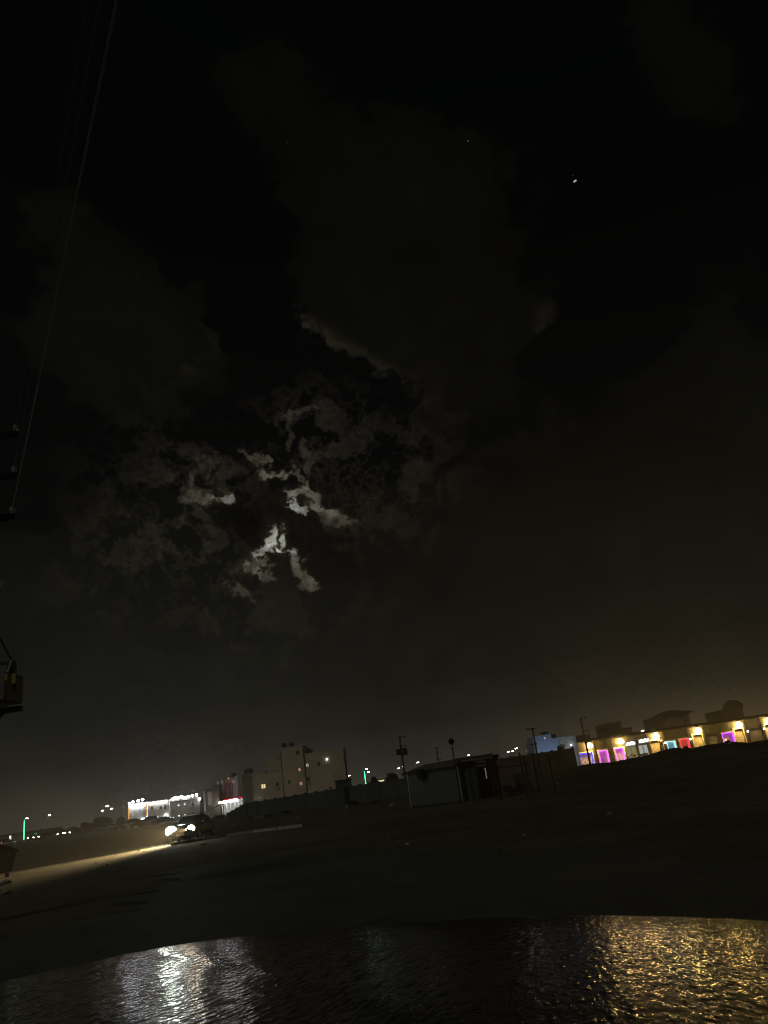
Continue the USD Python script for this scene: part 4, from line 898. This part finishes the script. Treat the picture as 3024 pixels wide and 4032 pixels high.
tr = part('transformer', moved(rbox(xr + .30, .8, (zt0 - zt1) * .66, .05), ((xr - .30) / 2 + .14, -.45, zt1 + (zt0 - zt1) * .36)), mat('transformer_grey', (.16, .16, .14), .6, .3, 3), t, 30)
for i in range(9): part('cooling_fin', box(-.1 + i * .06, -.08 + i * .06, -.98, -.86, zt1 + .12, zt1 + (zt0 - zt1) * .6), dark_metal, tr)
part('platform_beam', box(-.5, xr + .15, -.9, -.78, zt1 - .14, zt1 - .02), dark_metal, t); part('platform_beam', box(-.5, xr + .15, -.2, -.08, zt1 - .14, zt1 - .02), dark_metal, t)
part('brace', tube((0, -.2, zt1 - 1.0), (xr, -.5, zt1 - .1), .04), dark_metal, t)
part('top_frame', box(-.3, xr + .12, -.5, -.42, zt0 - .06, zt0), dark_metal, t); part('frame_post', box(xr - .02, xr + .14, -.52, -.4, zt1 + .3, zt0 - .065), dark_metal, t)
part('cutout_fuse', tube((xr + .08, -.5, zt0), (xr + .02, -.62, zt0 - .4), .03), ceramic, t, 30)
for px, py, w_, h_ in ((19, 2665, .03, .07), (50, 2670, .04, .11)):
    q = rel(px, py, YP - .95); part('yellow_tag', box(q[0] - w_, q[0] + w_, -.915, -.88, q[2] - h_, q[2] + h_), yellow_plate, t)
c0, c1, c2 = rel(-30, 2380), rel(30, 2500), rel(82, 2612)
part('jumper_cable', path_tube([c0 * (1 - s) ** 2 + 2 * s * (1 - s) * (c1 + [0, 0, -.12]) + c2 * s * s - np.array([0, .4, 0]) for s in np.linspace(0, 1, 14)], .022), rubber, t, True)
part('arm_lamp_bracket', path_tube([rel(-40, 2400), rel(0, 2310), rel(13, 2288)], .018), ceramic, t, True)
wire_m = mat('aluminium_wire', (.26, .26, .26), .55, .1, 3, metallic=.3); wire_d = mat('dark_wire', (.10, .10, .095), .7, .2, 3)
d455 = ray(452, -5); s = (ends[2][2] - EYE) / d455[2]; dirw = unit((CAM + d455 * s - ends[2]) * [1, 1, 0])
for i, (e, r_, lab) in enumerate(((ends[0], .008, 'thin highest overhead wire from the top crossarm'), (ends[1], .010, 'middle overhead wire left of the brightest wire'), (ends[2], .013, 'brightest overhead wire running up from the lowest crossarm'))):
    d_ = dirw
    if i < 2:
        dd = ray((340, 388)[i], -5); d_ = unit((CAM + dd * ((e[2] - EYE) / dd[2]) - e) * [1, 1, 0])
    L = 42; pts = [e + d_ * (L * k) + np.array([0, 0, -.35 * 4 * k * (1 - k) * .5]) for k in np.linspace(0, 1, 24)]
    solo('overhead_wire', path_tube(pts, r_, 6), wire_m if i == 2 else wire_d, lab, 'wire', None, True)

# ------------------------------------------------------------------ litter, rocks, rubble
def crumple(s, seed, flat=.5):
    m = trimesh.creation.icosphere(2, 1.0); r = np.random.default_rng(seed); v = np.array(m.vertices)
    v *= (1 + (meshkit.fbm(v * 2.1 + seed * 3.3, 3, seed) - .5) * 1.1)[:, None]; v *= np.array([1, r.uniform(.6, .9), flat]) * s; m.vertices = v; return m
for i, (px, py, w_, lab) in enumerate(((800, 3327, 26, 'white scrap on the ground below the oncoming car'), (548, 3351, 9, 'small pale scrap left of the oncoming car on the lit dirt'), (2745, 2994, 16, 'pale bag on the mound below the yellow lamp shop'), (2775, 2987, 14, 'second pale scrap right of the bag on the mound'), (2748, 3020, 18, 'pale litter heap on the mound slope below the bag'), (2678, 3018, 9, 'tiny scrap left of the litter heap on the mound'), (2062, 3289, 14, 'white scrap on the dark yard right of centre'), (1530, 3300, 9, 'small scrap on the dark yard near the middle'), (1565, 3313, 9, 'small scrap just right of another near the middle of the yard'), (1605, 3325, 20, 'flat pale scrap on the yard below the cabin'), (20, 3482, 46, 'pale flattened bag below the refuse container'), (25, 3520, 40, 'flat white paper on the dirt below the container'), (2198, 3107, 12, 'tiny bright scrap at the foot of the mound'), (1170, 3220, 12, 'pale scrap by the dirt track under the wall'), (2300, 3140, 10, 'pale scrap lying under the mound near the fence posts'), (2900, 3015, 18, 'scattered pale scrap at the right of the mound'), (2500, 3060, 10, 'pale stone sized scrap low on the mound'))):
    p = G(px, py, .0)
    for _ in range(6): p = G(px, py, gz1(p[0], p[1]) if p[1] < 110 else 0)
    if px > 2250 and py < 3030: p = P(px, py, 56); 
    z0 = gz1(p[0], p[1]); s = w_ * max(p[1], 1) / 3153. / 2
    solo('litter', moved(crumple(s, 100 + i, .42), (p[0], p[1], z0 + s * .25), i * .7), litter_m, lab, 'litter', None, 40)
for i, (px, py, Y, w_, lab) in enumerate(((1036, 3190, 84, 34, 'pale rubble boulder in front of the long dark wall'), (1010, 3205, 82, 22, 'smaller boulder left of the pale rubble boulder'), (1368, 3178, 74, 26, 'tilted pale stone on the dirt right of the apartment block'), (1545, 3172, 60, 26, 'dull stone on the dirt left of the cabin corner'), (930, 3262, 66, 26, 'pale stone on the dirt right of the oncoming car'), (2865, 2918, 61, 22, 'dark clod on the mound crest under the violet shutter'), (2700, 2942, 60, 18, 'dark clod on the mound crest under the red shutter'))):
    p = P(px, py, Y); z0 = gz1(p[0], p[1]); s = w_ * Y / 3153. / 2
    solo('rock', moved(crumple(s, 200 + i, .65), (p[0], p[1], z0 + s * .25), i), rock_m if i < 5 else dirt_m, lab, 'rock', None, 25)
# countless small stones over the dirt
r = np.random.default_rng(77); sv, sf, k_ = [], [], 0
ico = trimesh.creation.icosphere(0, 1.0)
yard = shapely.Polygon(ep).buffer(.4)
for _ in range(4200):
    Y = r.uniform(14, 88); X_ = r.uniform(-.55, .62) * Y; s = r.gamma(1.3, .009) * (1 + Y / 60)
    if yard.contains(shapely.Point(X_, Y)) or (X_ < 0 and r.uniform() < .7): continue
    v = np.array(ico.vertices) * (1 + r.uniform(-.35, .35, (12, 1))) * [1, .8, .6] * s + [X_, Y, 0]; sv.append(v); sf.append(np.array(ico.faces) + k_); k_ += 12
sv = np.vstack(sv); cxy = sv.reshape(-1, 12, 3).mean(1); sv[:, 2] += np.repeat(gz(cxy[:, 0], cxy[:, 1]), 12) + .01
solo('gravel', (sv, np.vstack(sf)), mat('gravel_stone', (.24, .20, .15), .9, .4, 3), 'loose stones scattered over the dirt', 'gravel', None, False, 'stuff')

# ------------------------------------------------------------------ own car: bonnet in the foreground
AZ = math.radians(11); ax = np.array([math.sin(AZ), math.cos(AZ), 0]); lt = np.array([math.cos(AZ), -math.sin(AZ), 0])
DROP = .36; ZF = EYE - DROP; TILT = math.tan(math.radians(5.2))
out = [(-420, 3990), (-200, 3930), (0, 3880), (150, 3842), (300, 3806), (450, 3772), (600, 3742), (750, 3718), (900, 3699), (1050, 3683), (1200, 3669), (1400, 3653), (1600, 3639), (1800, 3627), (2000, 3617), (2200, 3611), (2340, 3610), (2500, 3612), (2700, 3617), (2900, 3625), (3024, 3632), (3250, 3655)]
ol = np.array([G(a, b, ZF) for a, b in out]); oL, oS = ol @ lt, ol @ ax
LL = np.linspace(oL[0], oL[-1], 150); FS = np.interp(LL, oL, oS); FS = np.convolve(np.pad(FS, 3, mode='edge'), np.ones(7) / 7, 'valid')
SB = .42
def hood_z(L, S):
    fs_ = np.interp(L, LL, FS); b = np.maximum(fs_ - S, 0); return ZF + TILT * b + .010 * np.sin(np.clip(b, 0, .5) * np.pi / 1.0)
cpts = []
for a, b in ((250, 3800), (350, 3787), (520, 3778), (640, 3776), (740, 3782), (840, 3794), (960, 3818), (1150, 3870), (1350, 3945), (1600, 4035), (1900, 4150)):
    q = G(a, b, ZF + .03)
    for _ in range(8): q = G(a, b, float(hood_z(q @ lt, q @ ax)))
    cpts.append((q @ lt, q @ ax))
cpts = np.array(cpts)
def crease(L, S):
    sc = np.interp(L, cpts[:, 0], cpts[:, 1]); return -.0035 / (1 + np.exp((sc - S) / .010)) * sm((L - cpts[0, 0]) / .1) * (1 - sm((L - cpts[-1, 0]) / .1 + .5) * .0) * (L < 3)
nl, ns = len(LL), 150
tt = np.linspace(0, 1, ns) ** 1.0
Lg = np.repeat(LL[:, None], ns, 1); Sg = SB + (FS[:, None] - SB) * tt[None, :]
Zg = hood_z(Lg, Sg) - crease(Lg, Sg)
lip = [(.012, -.006), (.026, -.02), (.036, -.045), (.04, -.09)]
for a, b in lip:
    Lg = np.column_stack([Lg, LL]); Sg = np.column_stack([Sg, FS + a]); Zg = np.column_stack([Zg, Zg[:, ns - 1] + b])
HV = Lg[..., None] * lt + Sg[..., None] * ax + Zg[..., None] * np.array([0, 0, 1.0])
nn = Lg.shape[1]; hi = np.arange(nl * nn).reshape(nl, nn)
hq = np.stack([hi[:-1, :-1], hi[1:, :-1], hi[1:, 1:], hi[:-1, 1:]], -1).reshape(-1, 4)
def hood_material():
    x = X(); pos = x.node('geometry', 'position')
    # water beads drawn out along the bonnet by the wind of driving
    run = x.node('combine_xyz', 'vector', x=x.mul(x.dot(pos, tuple(lt)), 1.0), y=x.mul(x.dot(pos, tuple(ax)), .27), z=0.0)
    dew = None
    for sc, lo, hi_, a in ((58., .0, .36, .8), (120., .0, .34, .55)):
        v = x.node('voronoi_texture', 'distance', {'feature': 'f1', 'scale': sc, 'randomness': 1.0}, vector=run)
        k = x.mul(x.step(v, hi_, lo), a); dew = k if dew is None else x.m('maximum', dew, k)
    film = x.noise(pos, 9, 5, .6)
    hgt = x.add(dew, x.mul(x.noise(run, 78, 2, .55), 1.25))
    nb = x.node('bump', 'normal', {'strength': 1.0, 'distance': .0016}, height=hgt)
    b = x.node('principled_bsdf', 'BSDF', {'base_color': (.004, .004, .004), 'ior': 1.22}, roughness=x.step(film, .3, .7, .05, .10), normal=nb)
    film2 = x.node('diffuse_bsdf', 'BSDF', {'color': (.004, .004, .004)})
    wide = x.node('glossy_bsdf', 'BSDF', {'color': (.20, .20, .20), 'roughness': .22}, normal=nb)
    film3 = x.node('add_closure', 'closure', closure1=film2, closure2=wide)
    mx = x.node('mix_closure', 'closure', {'fac': .42}, closure1=film3, closure2=b)
    return usdkit.material(stage, '/World/Looks/wet_black_paint', x.n, x.l, surface=mx)
hood_m = hood_material()
t = thing('own_car', 'black wet car bonnet across the bottom of the picture', 'car')
bon = part('bonnet', (HV.reshape(-1, 3), hq), hood_m, t, True)
# front and wings below the bonnet, seen only from aside
def skirt(path, z_top, z_bot, name, m, flare=.0):
    p_ = np.asarray(path); n_ = len(p_); v = np.vstack([np.column_stack([p_, z_top * np.ones(n_) if np.ndim(z_top) == 0 else z_top]), np.column_stack([p_ * (1 + 0 * p_), np.full(n_, z_bot)])])
    q_ = np.array([(i, i + 1, n_ + i + 1, n_ + i) for i in range(n_ - 1)]); return part(name, (v, q_), m, t, True)
fe = HV[:, -1]; skirt(fe[:, :2], fe[:, 2] - .004, .55, 'front_panel', carpaint_d)
le = HV[0]; skirt(le[::-1, :2], le[::-1, 2], .6, 'wing', carpaint_d); re = HV[-1]; skirt(re[:, :2], re[:, 2], .6, 'wing', carpaint_d)
c = fe[nl // 2]
def carbox(l0, l1, s0, s1, z0, z1):
    b = box(l0, l1, s0, s1, z0, z1); v = np.array(b.vertices); b.vertices = v[:, :1] * lt + v[:, 1:2] * ax + v[:, 2:] * [0, 0, 1.0]; return b
Lc = (LL[0] + LL[-1]) / 2; Sf = FS.max()
part('bumper', carbox(LL[0] + .1, LL[-1] - .1, Sf - .5, Sf + .1, .35, .56), dark_metal, t); part('cowl', carbox(LL[0] + .15, LL[-1] - .15, SB - .18, SB - .01, ZF - .1, ZF + .10), rubber, t)
for s_ in (LL[0] + .12, LL[-1] - .12):
    w_ = trimesh.creation.cylinder(.38, .26, sections=28); w_.apply_transform(trimesh.transformations.rotation_matrix(math.pi / 2, [0, 1, 0])); v = np.array(w_.vertices) + [s_, 1.1, .38]; w_.vertices = v[:, :1] * lt + v[:, 1:2] * ax + v[:, 2:] * [0, 0, 1.0]; part('wheel', w_, rubber, t, 30)
# ------------------------------------------------------------------ dusty night air
if HAZE:
    hm = usdkit.material(stage, '/World/Looks/dusty_air', {'v': ('principled_volume', {'color': (.9, .86, .78), 'density': HAZE, 'anisotropy': .5})}, [], volume='v.volume')
    solo('haze', box(-420, 420, -70, 420, -1.2, 40), hm, 'thin dusty air over the whole scene', None, None, False, 'stuff')
